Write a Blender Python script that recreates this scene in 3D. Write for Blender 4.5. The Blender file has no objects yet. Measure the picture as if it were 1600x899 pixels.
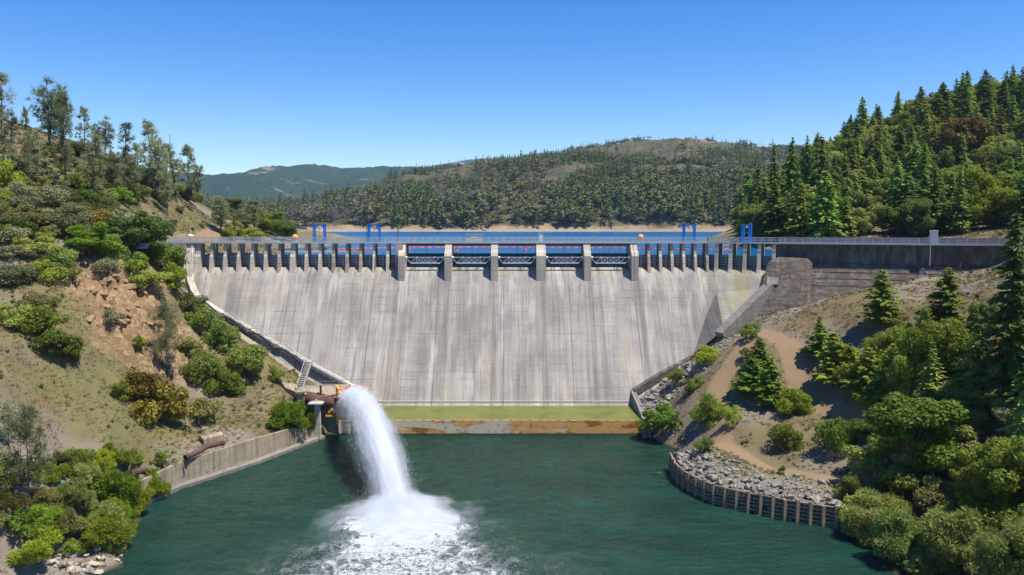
import bpy, math, random
import numpy as np
from mathutils import Vector
rng = np.random.default_rng(11); random.seed(11)
R = math.radians
scene = bpy.context.scene
COL = scene.collection
# ------------------------------------------------------------------ camera model
F = 1245.0; PITCH = math.atan(97.5 / F); CAMZ = 41.0
CP, SP = math.cos(PITCH), math.sin(PITCH)
def ray(px, py):
    dx = (px - 800) / F; dy = (449.5 - py) / F
    Y = CP + dy * SP; Z = dy * CP - SP
    return dx / Y, Z / Y                       # x and z per unit of depth Y
def P(px, py, Y):
    a, b = ray(px, py); return Vector((a * Y, Y, CAMZ + b * Y))
def Pz(px, py, z):
    a, b = ray(px, py); Y = (z - CAMZ) / b; return Vector((a * Y, Y, z))
def proj(p):
    x, y, z = p; z -= CAMZ
    d = y * CP - z * SP
    return 800 + F * x / d, 449.5 - F * (y * SP + z * CP) / d
# ------------------------------------------------------------------ object helpers
OFF = {}
def tag(o, label=None, cat=None, group=None, kind=None):
    if label: o['label'] = label
    if cat: o['category'] = cat
    if group: o['group'] = group
    if kind: o['kind'] = kind
    return o
def thing(name, label, cat, loc=(0, 0, 0), group=None):
    o = bpy.data.objects.new(name, None); COL.objects.link(o)
    o.location = loc; o.empty_display_size = 0.5; OFF[o.name] = Vector(loc)
    return tag(o, label, cat, group)
def mesh_np(name, V, Fc, mats, smooth=False, midx=None):
    """V (n,3), Fc (m,k) arrays"""
    V = np.asarray(V, dtype=np.float32); Fc = np.asarray(Fc, dtype=np.int32)
    me = bpy.data.meshes.new(name); m, k = Fc.shape
    me.vertices.add(len(V)); me.vertices.foreach_set('co', V.ravel())
    me.loops.add(m * k); me.loops.foreach_set('vertex_index', Fc.ravel())
    me.polygons.add(m)
    me.polygons.foreach_set('loop_start', np.arange(0, m * k, k, dtype=np.int32))
    me.polygons.foreach_set('loop_total', np.full(m, k, dtype=np.int32))
    for mt in (mats if isinstance(mats, (list, tuple)) else [mats]): me.materials.append(mt)
    if midx is not None: me.polygons.foreach_set('material_index', np.asarray(midx, dtype=np.int32))
    me.polygons.foreach_set('use_smooth', np.full(m, smooth, dtype=bool))
    me.update(calc_edges=True); me.validate()
    return me
def link(name, me, parent=None, loc=(0, 0, 0)):
    o = bpy.data.objects.new(name, me); COL.objects.link(o); o.location = loc
    if parent: o.parent = parent
    return o
class MB:
    def __init__(s): s.v = []; s.f = []
    def add(s, vs, fs):
        b = len(s.v); s.v += [tuple(v) for v in vs]; s.f += [tuple(i + b for i in f) for f in fs]; return s
    def box(s, c, d, ax=(1, 0)):
        """box centred c, size d, x axis turned along ax in plan"""
        ax = Vector((ax[0], ax[1], 0)).normalized(); ay = Vector((-ax.y, ax.x, 0)); c = Vector(c)
        vs = [c + ax * (i * d[0] / 2) + ay * (j * d[1] / 2) + Vector((0, 0, k * d[2] / 2)) for k in (-1, 1) for j in (-1, 1) for i in (-1, 1)]
        return s.add(vs, [(0, 2, 3, 1), (4, 5, 7, 6), (0, 1, 5, 4), (2, 6, 7, 3), (0, 4, 6, 2), (1, 3, 7, 5)])
    def tube(s, pts, r, n=6, cap=True):
        pts = [Vector(p) for p in pts]; rs = r if isinstance(r, (list, tuple)) else [r] * len(pts)
        rings = []
        for i, p in enumerate(pts):
            d = (pts[min(i + 1, len(pts) - 1)] - pts[max(i - 1, 0)])
            d = d.normalized() if d.length > 1e-6 else Vector((0, 0, 1))
            a = d.cross(Vector((0, 0, 1)) if abs(d.z) < .9 else Vector((1, 0, 0))).normalized(); b = d.cross(a)
            rings.append([p + (a * math.cos(t) + b * math.sin(t)) * rs[i] for t in [2 * math.pi * (k + .5) / n for k in range(n)]])
        vs = [v for rg in rings for v in rg]; fs = []
        for i in range(len(pts) - 1):
            for k in range(n):
                fs.append((i * n + k, i * n + (k + 1) % n, (i + 1) * n + (k + 1) % n, (i + 1) * n + k))
        if cap: fs += [tuple(range(n - 1, -1, -1)), tuple(range((len(pts) - 1) * n, len(pts) * n))]
        return s.add(vs, fs)
    def beam(s, p0, p1, w, h):
        """rectangular bar from p0 to p1, width w, height h"""
        p0 = Vector(p0); p1 = Vector(p1); d = (p1 - p0).normalized()
        a = d.cross(Vector((0, 0, 1)) if abs(d.z) < .95 else Vector((0, 1, 0))).normalized(); b = a.cross(d).normalized()
        vs = [p + a * (i * w / 2) + b * (j * h / 2) for p in (p0, p1) for i, j in ((-1, -1), (1, -1), (1, 1), (-1, 1))]
        return s.add(vs, [(3, 2, 1, 0), (4, 5, 6, 7), (0, 1, 5, 4), (1, 2, 6, 5), (2, 3, 7, 6), (3, 0, 4, 7)])
    def solid(s, poly, ext):
        poly = [Vector(p) for p in poly]; ext = Vector(ext); n = len(poly)
        vs = poly + [p + ext for p in poly]
        fs = [tuple(range(n)), tuple(range(2 * n - 1, n - 1, -1))] + [(i, i + n, (i + 1) % n + n, (i + 1) % n) for i in range(n)]
        return s.add(vs, fs)
    def loft(s, secs, closed=False, caps=True):
        n = len(secs[0]); vs = [p for sec in secs for p in sec]; fs = []
        for i in range(len(secs) - 1):
            for k in range(n if closed else n - 1):
                fs.append((i * n + k, i * n + (k + 1) % n, (i + 1) * n + (k + 1) % n, (i + 1) * n + k))
        if closed and caps: fs += [tuple(range(n - 1, -1, -1)), tuple(range((len(secs) - 1) * n, len(secs) * n))]
        return s.add(vs, fs)
    def lathe(s, c, prof, n=14):
        c = Vector(c)
        return s.loft([[c + Vector((r * math.cos(2 * math.pi * k / n), r * math.sin(2 * math.pi * k / n), z)) for k in range(n)] for r, z in prof], True)
    def build(s, name, mat, parent=None, smooth=False, label=None):
        off = OFF.get(parent.name, Vector()) if parent else Vector()
        me = bpy.data.meshes.new(name)
        me.from_pydata([tuple(Vector(v) - off) for v in s.v], [], s.f)
        for m in (mat if isinstance(mat, (list, tuple)) else [mat]): me.materials.append(m)
        me.validate(); me.update()
        import bmesh
        bm = bmesh.new(); bm.from_mesh(me); bmesh.ops.recalc_face_normals(bm, faces=bm.faces); bm.to_mesh(me); bm.free()
        if smooth: me.polygons.foreach_set('use_smooth', [True] * len(me.polygons))
        o = link(name, me, parent)
        if parent: OFF[o.name] = off
        if label: o['label'] = label
        return o
# ------------------------------------------------------------------ noise in numpy
def vnoise(x, y, seed=0):
    xi = np.floor(x).astype(np.int64); yi = np.floor(y).astype(np.int64)
    fx = x - xi; fy = y - yi; fx = fx * fx * (3 - 2 * fx); fy = fy * fy * (3 - 2 * fy)
    def h(a, b):
        n = (a * 374761393 + b * 668265263 + seed * 1442695041) & 0xffffffff
        n = ((n ^ (n >> 13)) * 1274126177) & 0xffffffff
        return ((n ^ (n >> 16)) & 0xffff) / 65535.0
    return (h(xi, yi) * (1 - fx) + h(xi + 1, yi) * fx) * (1 - fy) + (h(xi, yi + 1) * (1 - fx) + h(xi + 1, yi + 1) * fx) * fy
def fbm(x, y, oct=4, seed=0):
    s = 0; a = .5; t = 0
    for i in range(oct):
        s = s + a * vnoise(x * 2 ** i + 17 * i, y * 2 ** i - 9 * i, seed + i); t += a; a *= .5
    return s / t - .5
# ------------------------------------------------------------------ materials
class NT:
    def __init__(s, name, disp=False):
        s.m = bpy.data.materials.new(name); s.m.use_nodes = True; s.t = s.m.node_tree; s.t.nodes.clear()
        s.out = s.n('ShaderNodeOutputMaterial')
    def n(s, t, **k):
        nd = s.t.nodes.new(t)
        for a, b in k.items(): setattr(nd, a, b)
        return nd
    def put(s, sock, v):
        if isinstance(v, bpy.types.NodeSocket): s.t.links.new(v, sock)
        elif v is not None:
            if sock.type == 'RGBA' and len(v) == 3: v = (*v, 1)
            sock.default_value = v
    def coord(s, w='Object'): return s.n('ShaderNodeTexCoord').outputs[w]
    def geo(s, w='Position'): return s.n('ShaderNodeNewGeometry').outputs[w]
    def map(s, vec, sc=(1, 1, 1), rot=(0, 0, 0), loc=(0, 0, 0)):
        nd = s.n('ShaderNodeMapping'); s.put(nd.inputs[0], vec); nd.inputs['Scale'].default_value = sc
        nd.inputs['Rotation'].default_value = rot; nd.inputs['Location'].default_value = loc; return nd.outputs[0]
    def noise(s, vec, scale=1, detail=4, rough=.55, dist=0, w='Fac'):
        nd = s.n('ShaderNodeTexNoise'); s.put(nd.inputs['Vector'], vec); s.put(nd.inputs['Scale'], scale)
        nd.inputs['Detail'].default_value = detail; nd.inputs['Roughness'].default_value = rough; nd.inputs['Distortion'].default_value = dist
        return nd.outputs[w]
    def vor(s, vec, scale=1, feat='F1', w='Distance', rand=1):
        nd = s.n('ShaderNodeTexVoronoi', feature=feat); s.put(nd.inputs['Vector'], vec); nd.inputs['Scale'].default_value = scale
        nd.inputs['Randomness'].default_value = rand; return nd.outputs[w]
    def ramp(s, fac, a=0., b=1., c0=0., c1=1.):
        nd = s.n('ShaderNodeMapRange'); nd.clamp = True; s.put(nd.inputs[0], fac)
        for i, v in zip((1, 2, 3, 4), (a, b, c0, c1)): nd.inputs[i].default_value = v
        return nd.outputs[0]
    def math(s, op, a, b=None, c=None, clamp=False):
        nd = s.n('ShaderNodeMath', operation=op); nd.use_clamp = clamp
        for i, v in enumerate((a, b, c)):
            if v is not None: s.put(nd.inputs[i], v)
        return nd.outputs[0]
    def mix(s, fac, a, b, mode='MIX'):
        nd = s.n('ShaderNodeMix', data_type='RGBA', blend_type=mode); s.put(nd.inputs[0], fac)
        s.put(nd.inputs[6], a); s.put(nd.inputs[7], b); return nd.outputs[2]
    def xyz(s, vec):
        nd = s.n('ShaderNodeSeparateXYZ'); s.put(nd.inputs[0], vec); return nd.outputs
    def comb(s, x, y, z):
        nd = s.n('ShaderNodeCombineXYZ')
        for i, v in enumerate((x, y, z)): s.put(nd.inputs[i], v)
        return nd.outputs[0]
    def attr(s, name, w='Fac'): return s.n('ShaderNodeAttribute', attribute_name=name).outputs[w]
    def bump(s, h, strength=.5, dist=.1, normal=None):
        nd = s.n('ShaderNodeBump'); s.put(nd.inputs['Height'], h); s.put(nd.inputs['Strength'], strength); nd.inputs['Distance'].default_value = dist
        if normal: s.put(nd.inputs['Normal'], normal)
        return nd.outputs[0]
    def pbr(s, col, rough=.8, bump=None, metal=0., spec=.3, **k):
        nd = s.n('ShaderNodeBsdfPrincipled'); s.put(nd.inputs['Base Color'], col); s.put(nd.inputs['Roughness'], rough)
        nd.inputs['Metallic'].default_value = metal; s.put(nd.inputs['Specular IOR Level'], spec)
        if bump: s.put(nd.inputs['Normal'], bump)
        for a, b in k.items(): s.put(nd.inputs[a.replace('_', ' ')], b)
        return nd.outputs[0]
    def done(s, sh): s.t.links.new(sh, s.out.inputs[0]); return s.m
def simple(name, col, rough=.7, var=.25, scale=2., metal=0., bumps=.15, col2=None, amt=(.5, .65)):
    t = NT(name); c = t.coord(); n = t.noise(c, scale, 5, .6)
    base = t.mix(t.ramp(n, .3, .7), tuple(x * (1 - var) for x in col), tuple(min(1, x * (1 + var)) for x in col))
    if col2: base = t.mix(t.ramp(t.noise(c, scale * 1.7, 6, .65), amt[0], amt[1]), base, col2)
    return t.done(t.pbr(base, rough, t.bump(n, bumps, .05), metal))

def foliage(name, cols, trans=.3, obj=True):
    """cols: dark, mid, light; varies per object and in clumps"""
    t = NT(name); c = t.coord()
    n = t.noise(c, .55, 3, .6); n2 = t.noise(c, 4., 2, .6)
    rnd = t.n('ShaderNodeObjectInfo').outputs['Random']
    f = t.math('ADD', t.math('MULTIPLY', n, .75), t.math('MULTIPLY', n2, .5))
    f = t.math('ADD', f, t.math('MULTIPLY', t.math('SUBTRACT', rnd, .5), .4))
    col = t.mix(t.ramp(f, .35, .62), cols[0], cols[1])
    col = t.mix(t.ramp(f, .62, .95), col, cols[2])
    hs = t.n('ShaderNodeHueSaturation'); t.put(hs.inputs['Color'], col)
    wn = t.n('ShaderNodeTexWhiteNoise', noise_dimensions='1D'); t.put(wn.inputs['W'], rnd)
    t.put(hs.inputs['Hue'], t.ramp(wn.outputs[0], 0, 1, .475, .52)); t.put(hs.inputs['Value'], t.ramp(rnd, 0, 1, .8, 1.2))
    col = hs.outputs[0]
    tr = t.n('ShaderNodeBsdfTranslucent'); t.put(tr.inputs[0], t.mix(.5, col, (.12, .16, .01), 'ADD') if False else col)
    mx = t.n('ShaderNodeMixShader'); mx.inputs[0].default_value = trans
    t.t.links.new(t.pbr(col, .55, spec=.25), mx.inputs[1]); t.t.links.new(tr.outputs[0], mx.inputs[2])
    return t.done(mx.outputs[0])

FOL = {
 'oak':    foliage('oak_leaves', [(0.123, 0.172, 0.033), (0.224, 0.293, 0.052), (0.359, 0.4, 0.083)], 0.45),
 'green':  foliage('green_leaves', [(0.105, 0.152, 0.017), (0.2, 0.268, 0.029), (0.294, 0.367, 0.053)], 0.5),
 'bright': foliage('bright_leaves', [(0.13, 0.201, 0.015), (0.24, 0.33, 0.024), (0.35, 0.428, 0.045)], 0.5),
 'olive':  foliage('olive_leaves', [(0.13, 0.142, 0.041), (0.224, 0.233, 0.066), (0.31, 0.302, 0.095)], 0.42),
 'golden': foliage('golden_leaves', [(0.099, 0.083, 0.013), (0.231, 0.165, 0.024), (0.33, 0.231, 0.05)], .35),
 'grey':   foliage('grey_green_leaves', [(0.124, 0.139, 0.061), (0.207, 0.218, 0.097), (0.304, 0.297, 0.143)]),
 'twig':   foliage('bare_twigs', [(0.143, 0.127, 0.099), (0.22, 0.198, 0.16), (0.308, 0.275, 0.231)], .1),
 'pine':   foliage('grey_pine_needles', [(0.166, 0.19, 0.086), (0.273, 0.298, 0.136), (0.397, 0.413, 0.215)], .4),
 'fir':    foliage('fir_needles', [(0.13, 0.195, 0.043), (0.234, 0.332, 0.065), (0.365, 0.465, 0.097)], 0.4),
 'firlit': foliage('young_fir_needles', [(0.097, 0.16, 0.024), (0.197, 0.294, 0.036), (0.34, 0.446, 0.054)], 0.45),
 'willow': foliage('willow_leaves', [(0.118, 0.173, 0.039), (0.234, 0.297, 0.07), (0.361, 0.407, 0.133)], 0.48),
}
BARK = simple('bark', (.11, .085, .065), .9, .35, 3.)
PALEBARK = simple('pale_bark', (.27, .23, .19), .9, .3, 3.)
SNAG = simple('dead_wood', (.16, .145, .13), .9, .3, 1.)

def concrete(name, c=(.36, .335, .30), streak=1., rot=0., moss=0., dark=0., fine=1.):
    t = NT(name); p = t.geo(); q = t.map(p, rot=(0, 0, rot))
    X, Y, Z = t.xyz(q)
    base = t.mix(t.ramp(t.noise(q, .13, 4, .6), .3, .7), tuple(x * .84 for x in c), tuple(x * 1.1 for x in c))
    # each pour lift and monolith is its own batch
    cell = t.comb(t.math('FLOOR', t.math('MULTIPLY', X, 1 / 7.6)), 0, t.math('FLOOR', t.math('MULTIPLY', Z, 1 / 4.57)))
    wn = t.n('ShaderNodeTexWhiteNoise', noise_dimensions='3D'); t.put(wn.inputs[0], cell)
    base = t.mix(t.ramp(wn.outputs[0], 0, 1, .0, .32), base, tuple(x * .55 for x in c[:2]) + (c[2] * .66,))
    wn2 = t.n('ShaderNodeTexWhiteNoise', noise_dimensions='3D'); t.put(wn2.inputs[0], t.comb(t.math('FLOOR', t.math('MULTIPLY', X, 1 / 2.2)), 3., t.math('FLOOR', t.math('MULTIPLY', Z, 1 / 9.1))))
    base = t.mix(t.ramp(wn2.outputs[0], .3, 1, 0, .28), base, tuple(x * 1.25 for x in c))
    # run-off streaks
    st = t.noise(t.comb(t.math('MULTIPLY', X, 1.1), 0, t.math('MULTIPLY', Z, .045)), 1., 5, .62)
    base = t.mix(t.ramp(st, .5, .72, 0, .6 * streak), base, (c[0] * .42, c[1] * .42, c[2] * .44))
    st2 = t.noise(t.comb(t.math('MULTIPLY', X, 1.3), 5., t.math('MULTIPLY', Z, .06)), 1., 4, .6)
    base = t.mix(t.ramp(st2, .54, .72, 0, .4 * streak), base, (.52, .475, .41))
    st3 = t.noise(t.comb(t.math('MULTIPLY', X, .33), 9., t.math('MULTIPLY', Z, .03)), 1., 3, .6)
    base = t.mix(t.ramp(st3, .5, .66, 0, .62 * streak), base, (c[0] * .62, c[1] * .62, c[2] * .64))
    st4 = t.noise(t.comb(t.math('MULTIPLY', X, 3.6), 11., t.math('MULTIPLY', Z, .07)), 1., 5, .65)
    base = t.mix(t.ramp(st4, .56, .63, 0, .5 * streak), base, (c[0] * .4, c[1] * .39, c[2] * .38))
    base = t.mix(t.ramp(st4, .42, .35, 0, .35 * streak), base, (.55, .52, .47))
    # board marks and lift joints, broken up
    ln = t.noise(t.comb(t.math('MULTIPLY', X, .12), 0, t.math('MULTIPLY', Z, 3.2)), 1., 5, .7)
    base = t.mix(t.ramp(ln, .55, .75, 0, .5 * fine), base, (c[0] * .45, c[1] * .43, c[2] * .42))
    base = t.mix(t.ramp(ln, .42, .3, 0, .3 * fine), base, (.55, .52, .48))
    fz = t.math('FRACT', t.math('ADD', t.math('MULTIPLY', Z, 1 / 1.524), t.math('MULTIPLY', t.noise(q, .3, 2), .05)))
    joint = t.math('MULTIPLY', t.math('LESS_THAN', fz, .045), t.ramp(t.noise(q, .22, 4, .7), .47, .6))
    base = t.mix(t.math('MULTIPLY', joint, .85), base, (.09, .085, .08))
    fx = t.math('FRACT', t.math('MULTIPLY', t.math('ADD', X, 2.), 1 / 15.2))
    base = t.mix(t.math('MULTIPLY', t.math('LESS_THAN', fx, .012), .8), base, (.12, .11, .1))
    sp = t.noise(q, 2.4, 6, .75)
    base = t.mix(t.ramp(sp, .6, .72, 0, .55), base, (c[0] * .5, c[1] * .48, c[2] * .44))
    base = t.mix(t.ramp(sp, .36, .27, 0, .5), base, (.6, .57, .53))
    if moss:
        mz = t.noise(t.comb(t.math('MULTIPLY', X, .35), 0, t.math('MULTIPLY', Z, 1.3)), 1., 6, .75)
        mb = t.noise(q, 1.1, 6, .8)
        mm = t.math('MULTIPLY', t.ramp(t.math('ADD', t.math('MULTIPLY', mz, .6), t.math('MULTIPLY', mb, .5)), .5, .58), moss)
        base = t.mix(mm, base, t.mix(t.ramp(sp, .4, .6), (.07, .042, .025), (.14, .10, .065)))
    if dark:
        base = t.mix(t.math('MULTIPLY', t.ramp(t.noise(t.comb(t.math('MULTIPLY', X, .5), 0, t.math('MULTIPLY', Z, .22)), 1., 5, .7), .3, .62), dark), base, (.06, .058, .058))
    h = t.math('ADD', sp, t.math('MULTIPLY', ln, .6))
    return t, base, q, t.bump(h, .35, .12)
def conc(name, **k):
    t, b, q, bp = concrete(name, **k); return t.done(t.pbr(b, .9, bp, spec=.15))
M = {}
# the spillway face also carries algae below the lip and long dark drips under each pier
t, b, q, bp = concrete('spillway_concrete', c=(.36, .335, .29), streak=1.35)
X, Y, Z = t.xyz(t.geo())
al = t.math('MULTIPLY', t.ramp(Z, 27.8, 30.6), t.ramp(t.noise(t.comb(t.math('MULTIPLY', X, .7), 0, t.math('MULTIPLY', Z, .4)), 1., 5, .7), .53, .6))
pt = t.ramp(t.noise(t.comb(t.math('MULTIPLY', X, .085), 0, t.math('MULTIPLY', Z, .11)), 1., 3, .55, .3), .47, .6)
pt = t.math('MULTIPLY', pt, t.ramp(t.noise(t.comb(t.math('MULTIPLY', X, .5), 2., t.math('MULTIPLY', Z, 2.2)), 1., 5, .7), .3, .6, .35, 1))
b = t.mix(t.math('MULTIPLY', pt, .55), b, (.16, .15, .14))
lt = t.ramp(t.noise(t.comb(t.math('MULTIPLY', X, .3), 4., t.math('MULTIPLY', Z, .05)), 1., 4, .65), .55, .68)
b = t.mix(t.math('MULTIPLY', lt, .6), b, (.56, .52, .45))
rg = t.math('MULTIPLY', t.ramp(t.noise(t.comb(t.math('MULTIPLY', X, .22), 7., t.math('MULTIPLY', Z, .05)), 1., 4, .6), .5, .64), .35)
b = t.mix(rg, b, (.43, .36, .27))
b = t.mix(t.math('MULTIPLY', al, .75), b, (.16, .13, .045))
yx = t.math('MULTIPLY', t.ramp(X, 44, 48), t.ramp(t.noise(t.comb(t.math('MULTIPLY', X, .45), 0, t.math('MULTIPLY', Z, .06)), 1., 4, .6), .4, .6))
b = t.mix(t.math('MULTIPLY', yx, .6), b, (.30, .27, .13))
for px in (-27, -15.2, -4.3, 7, 18, 29.5):
    w = t.math('ABSOLUTE', t.math('SUBTRACT', X, t.math('ADD', px - .3, t.math('MULTIPLY', t.noise(t.geo(), .35, 4, .6), .9))))
    w = t.math('MULTIPLY', t.ramp(w, .9, .3), t.ramp(Z, 29.5, 28.6))
    b = t.mix(t.math('MULTIPLY', w, t.ramp(t.noise(t.comb(t.math('MULTIPLY', X, 2.), 0, t.math('MULTIPLY', Z, .09)), 1., 4, .6), .36, .56, .12, .6)), b, (.15, .13, .11))
M['face'] = t.done(t.pbr(b, .9, bp, spec=.15))
M['conc'] = conc('pier_concrete', c=(.52, .465, .375), streak=.6)
M['pier_old'] = conc('weathered_pier_concrete', c=(.42, .37, .30), streak=.8, moss=.35)
M['wing'] = conc('stained_wing_concrete', c=(.20, .185, .165), rot=R(23), streak=.9, dark=.95)
M['mossy'] = conc('mossy_concrete', c=(.235, .205, .17), rot=R(23), streak=.6, moss=.9, dark=.6)
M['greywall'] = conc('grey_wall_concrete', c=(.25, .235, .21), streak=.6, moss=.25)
M['tan'] = conc('tan_wall_concrete', c=(.42, .35, .235), streak=1.5, rot=R(-33), dark=.25, moss=.12)
M['pale'] = conc('pale_concrete', c=(.50, .46, .40), streak=.4)
M['deck'] = conc('deck_concrete', c=(.36, .34, .31), streak=.2)
M['steel'] = simple('galvanised_steel', (.50, .53, .55), .45, .15, 3., .3)
M['truss'] = simple('pale_painted_steel', (.62, .64, .68), .45, .12, 2., .1)
M['gate'] = simple('blue_grey_gate_steel', (.13, .17, .23), .5, .35, 1.5, .2, col2=(.2, .24, .28), amt=(.55, .7))
M['gaterib'] = simple('grey_gate_rib_steel', (.5, .52, .54), .55, .3, 2., .1, col2=(.12, .1, .09), amt=(.55, .7))
M['rustgate'] = simple('rusted_gate_steel', (.16, .055, .035), .85, .4, 2., .1, col2=(.3, .13, .07))
M['dsteel'] = simple('dark_steel', (.06, .065, .07), .5, .3, 2., .3)
M['rust'] = simple('rusty_pipe_steel', (.10, .052, .043), .8, .35, 1.2, .1, col2=(.17, .08, .06))
M['rustroof'] = simple('rusty_sheet_steel', (.38, .2, .13), .8, .3, 1., 0, col2=(.45, .36, .29))
M['blue'] = simple('blue_paint', (.005, .17, .62), .4, .12, 1.)
M['orange'] = simple('orange_paint', (.85, .33, .09), .5, .12, 2.)
M['yellow'] = simple('yellow_paint', (.62, .33, .04), .55, .3, 2.)
M['red'] = simple('red_boom_plastic', (.75, .055, .012), .45, .2, .5)
M['white'] = simple('white_paint', (.78, .78, .75), .5, .06, 2.)
M['cabinet'] = simple('pale_grey_cabinet_paint', (.55, .57, .56), .5, .08, 2., 0, col2=(.28, .17, .1), amt=(.68, .74))
M['timber'] = simple('weathered_timber', (.26, .185, .115), .9, .35, 2.5, col2=(.33, .28, .22))
M['timberdark'] = simple('dark_wet_timber', (.10, .078, .055), .85, .35, 2.5, col2=(.19, .15, .11))
M['black'] = simple('black_interior', (.012, .012, .012), .9)
M['rock'] = simple('grey_riprap_rock', (.215, .195, .16), .9, .35, 1.3, bumps=.5, col2=(.36, .33, .27))
M['darkrock'] = simple('dark_slope_rock', (.13, .11, .095), .9, .4, 1.3, bumps=.6, col2=(.26, .22, .18))
M['tanrock'] = simple('tan_rock', (.31, .21, .12), .9, .35, 1., bumps=.6, col2=(.22, .14, .08))
M['boulder'] = simple('pale_boulder', (.42, .36, .28), .85, .2, 1.3, bumps=.3)

# spillway toe slab with algae
t = NT('algae_slab'); p = t.geo(); X, Y, Z = t.xyz(p)
n = t.noise(p, .25, 5, .65); n2 = t.noise(t.map(p, (.5, 2.2, 1)), 1., 6, .75)
c = t.mix(t.ramp(n, .3, .7), (.085, .10, .015), (.175, .18, .028))
c = t.mix(t.ramp(t.noise(t.map(p, (.15, .1, 1)), 3., 2), .45, .65, 0, .5), c, (.13, .19, .035))
c = t.mix(t.ramp(n2, .54, .66, 0, .8), c, (.17, .085, .025)); c = t.mix(t.ramp(t.noise(p, .6, 5, .7), .55, .7, 0, .6), c, (.10, .12, .05))
M['algae'] = t.done(t.pbr(c, .35, t.bump(n2, .1, .05), spec=.4))
# orange and white mineral stained sill
t = NT('mineral_stained_sill'); p = t.geo(); X, Y, Z = t.xyz(p)
n = t.noise(t.map(p, (.14, 1, .35)), 1., 5, .55, .4); n2 = t.noise(p, 1.5, 6, .7)
c = t.mix(t.ramp(n, .46, .49), (.36, .15, .02), (.75, .38, .12))
c = t.mix(t.ramp(t.noise(t.map(p, (.09, 1, .3), loc=(3, 0, 0)), 1., 5, .6, .5), .5, .55), c, (.72, .58, .40))
c = t.mix(t.ramp(Z, 2.65, 2.85), c, t.mix(t.ramp(n2, .4, .6), (.24, .12, .03), (.42, .26, .09)))
c = t.mix(t.ramp(n2, .54, .66, 0, .75), c, (.2, .1, .04))
c = t.mix(t.ramp(Z, .35, .15), c, (.06, .05, .03))
M['sill'] = t.done(t.pbr(c, .6, t.bump(n2, .3, .1), spec=.3))

# ------------------------------------------------------------------ terrain
def tps(pts, lam=.02):
    A = np.array(pts, float); xy = A[:, :2] / 100; n = len(A)
    d = np.sqrt(((xy[:, None] - xy[None]) ** 2).sum(-1)); K = np.where(d > 0, d * d * np.log(d + 1e-12), 0) + lam * np.eye(n) * .02
    Pm = np.c_[np.ones(n), xy]; L = np.zeros((n + 3, n + 3)); L[:n, :n] = K; L[:n, n:] = Pm; L[n:, :n] = Pm.T
    w = np.linalg.solve(L, np.r_[A[:, 2], 0, 0, 0])
    def f(x, y):
        sh = np.shape(x); q = np.c_[np.ravel(x), np.ravel(y)] / 100; out = np.zeros(len(q))
        for s in range(0, len(q), 20000):
            qq = q[s:s + 20000]; dd = np.sqrt(((qq[:, None] - xy[None]) ** 2).sum(-1)) + 1e-9
            out[s:s + 20000] = (dd * dd * np.log(dd)) @ w[:n] + w[n] + qq @ w[n + 1:]
        return out.reshape(sh)
    return f
def seg_dist(x, y, line):
    best = np.full(np.shape(x), 1e9); 
    for (a, b), (c, d) in zip(line[:-1], line[1:]):
        ux, uy = c - a, d - b; t_ = np.clip(((x - a) * ux + (y - b) * uy) / (ux * ux + uy * uy), 0, 1)
        best = np.minimum(best, np.hypot(x - a - t_ * ux, y - b - t_ * uy))
    return best
def sstep(a, b, x):
    t_ = np.clip((x - a) / (b - a), 0, 1); return t_ * t_ * (3 - 2 * t_)
# dam axis
CREST = 31.1; DECKZ = 37.0; RES = 33.65
K1 = Vector((46.5, 190, 0)); aB = R(26); dB = Vector((math.cos(aB), -math.sin(aB), 0)); nB = Vector((-math.sin(aB), -math.cos(aB), 0))
LB = 16.1; E1 = K1 + dB * LB
W1 = Vector((104., E1.y - (104 - E1.x) * .43, 0)); dC = (W1 - E1).normalized(); nC = Vector((dC.y, -dC.x, 0))
if nC.y > 0: nC = -nC
PROF = [(-7, .0), (-2.5, .0), (0, 0), (.8, .1), (1.6, .36), (2.4, .85), (3.2, 1.55), (4.0, 2.45), (22.4, 27.9)]
def face_y(z):
    d = CREST - z; return 190 - np.interp(d, [p[1] for p in PROF[2:]], [p[0] for p in PROF[2:]])
def face_pt(px, py):
    lo, hi = 150., 191.
    for _ in range(50):
        m = (lo + hi) / 2; q = P(px, py, m)
        if q.z < CREST and m > face_y(q.z): hi = m
        elif q.z >= CREST: lo = m
        else: lo = m
    return P(px, py, (lo + hi) / 2)

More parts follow.
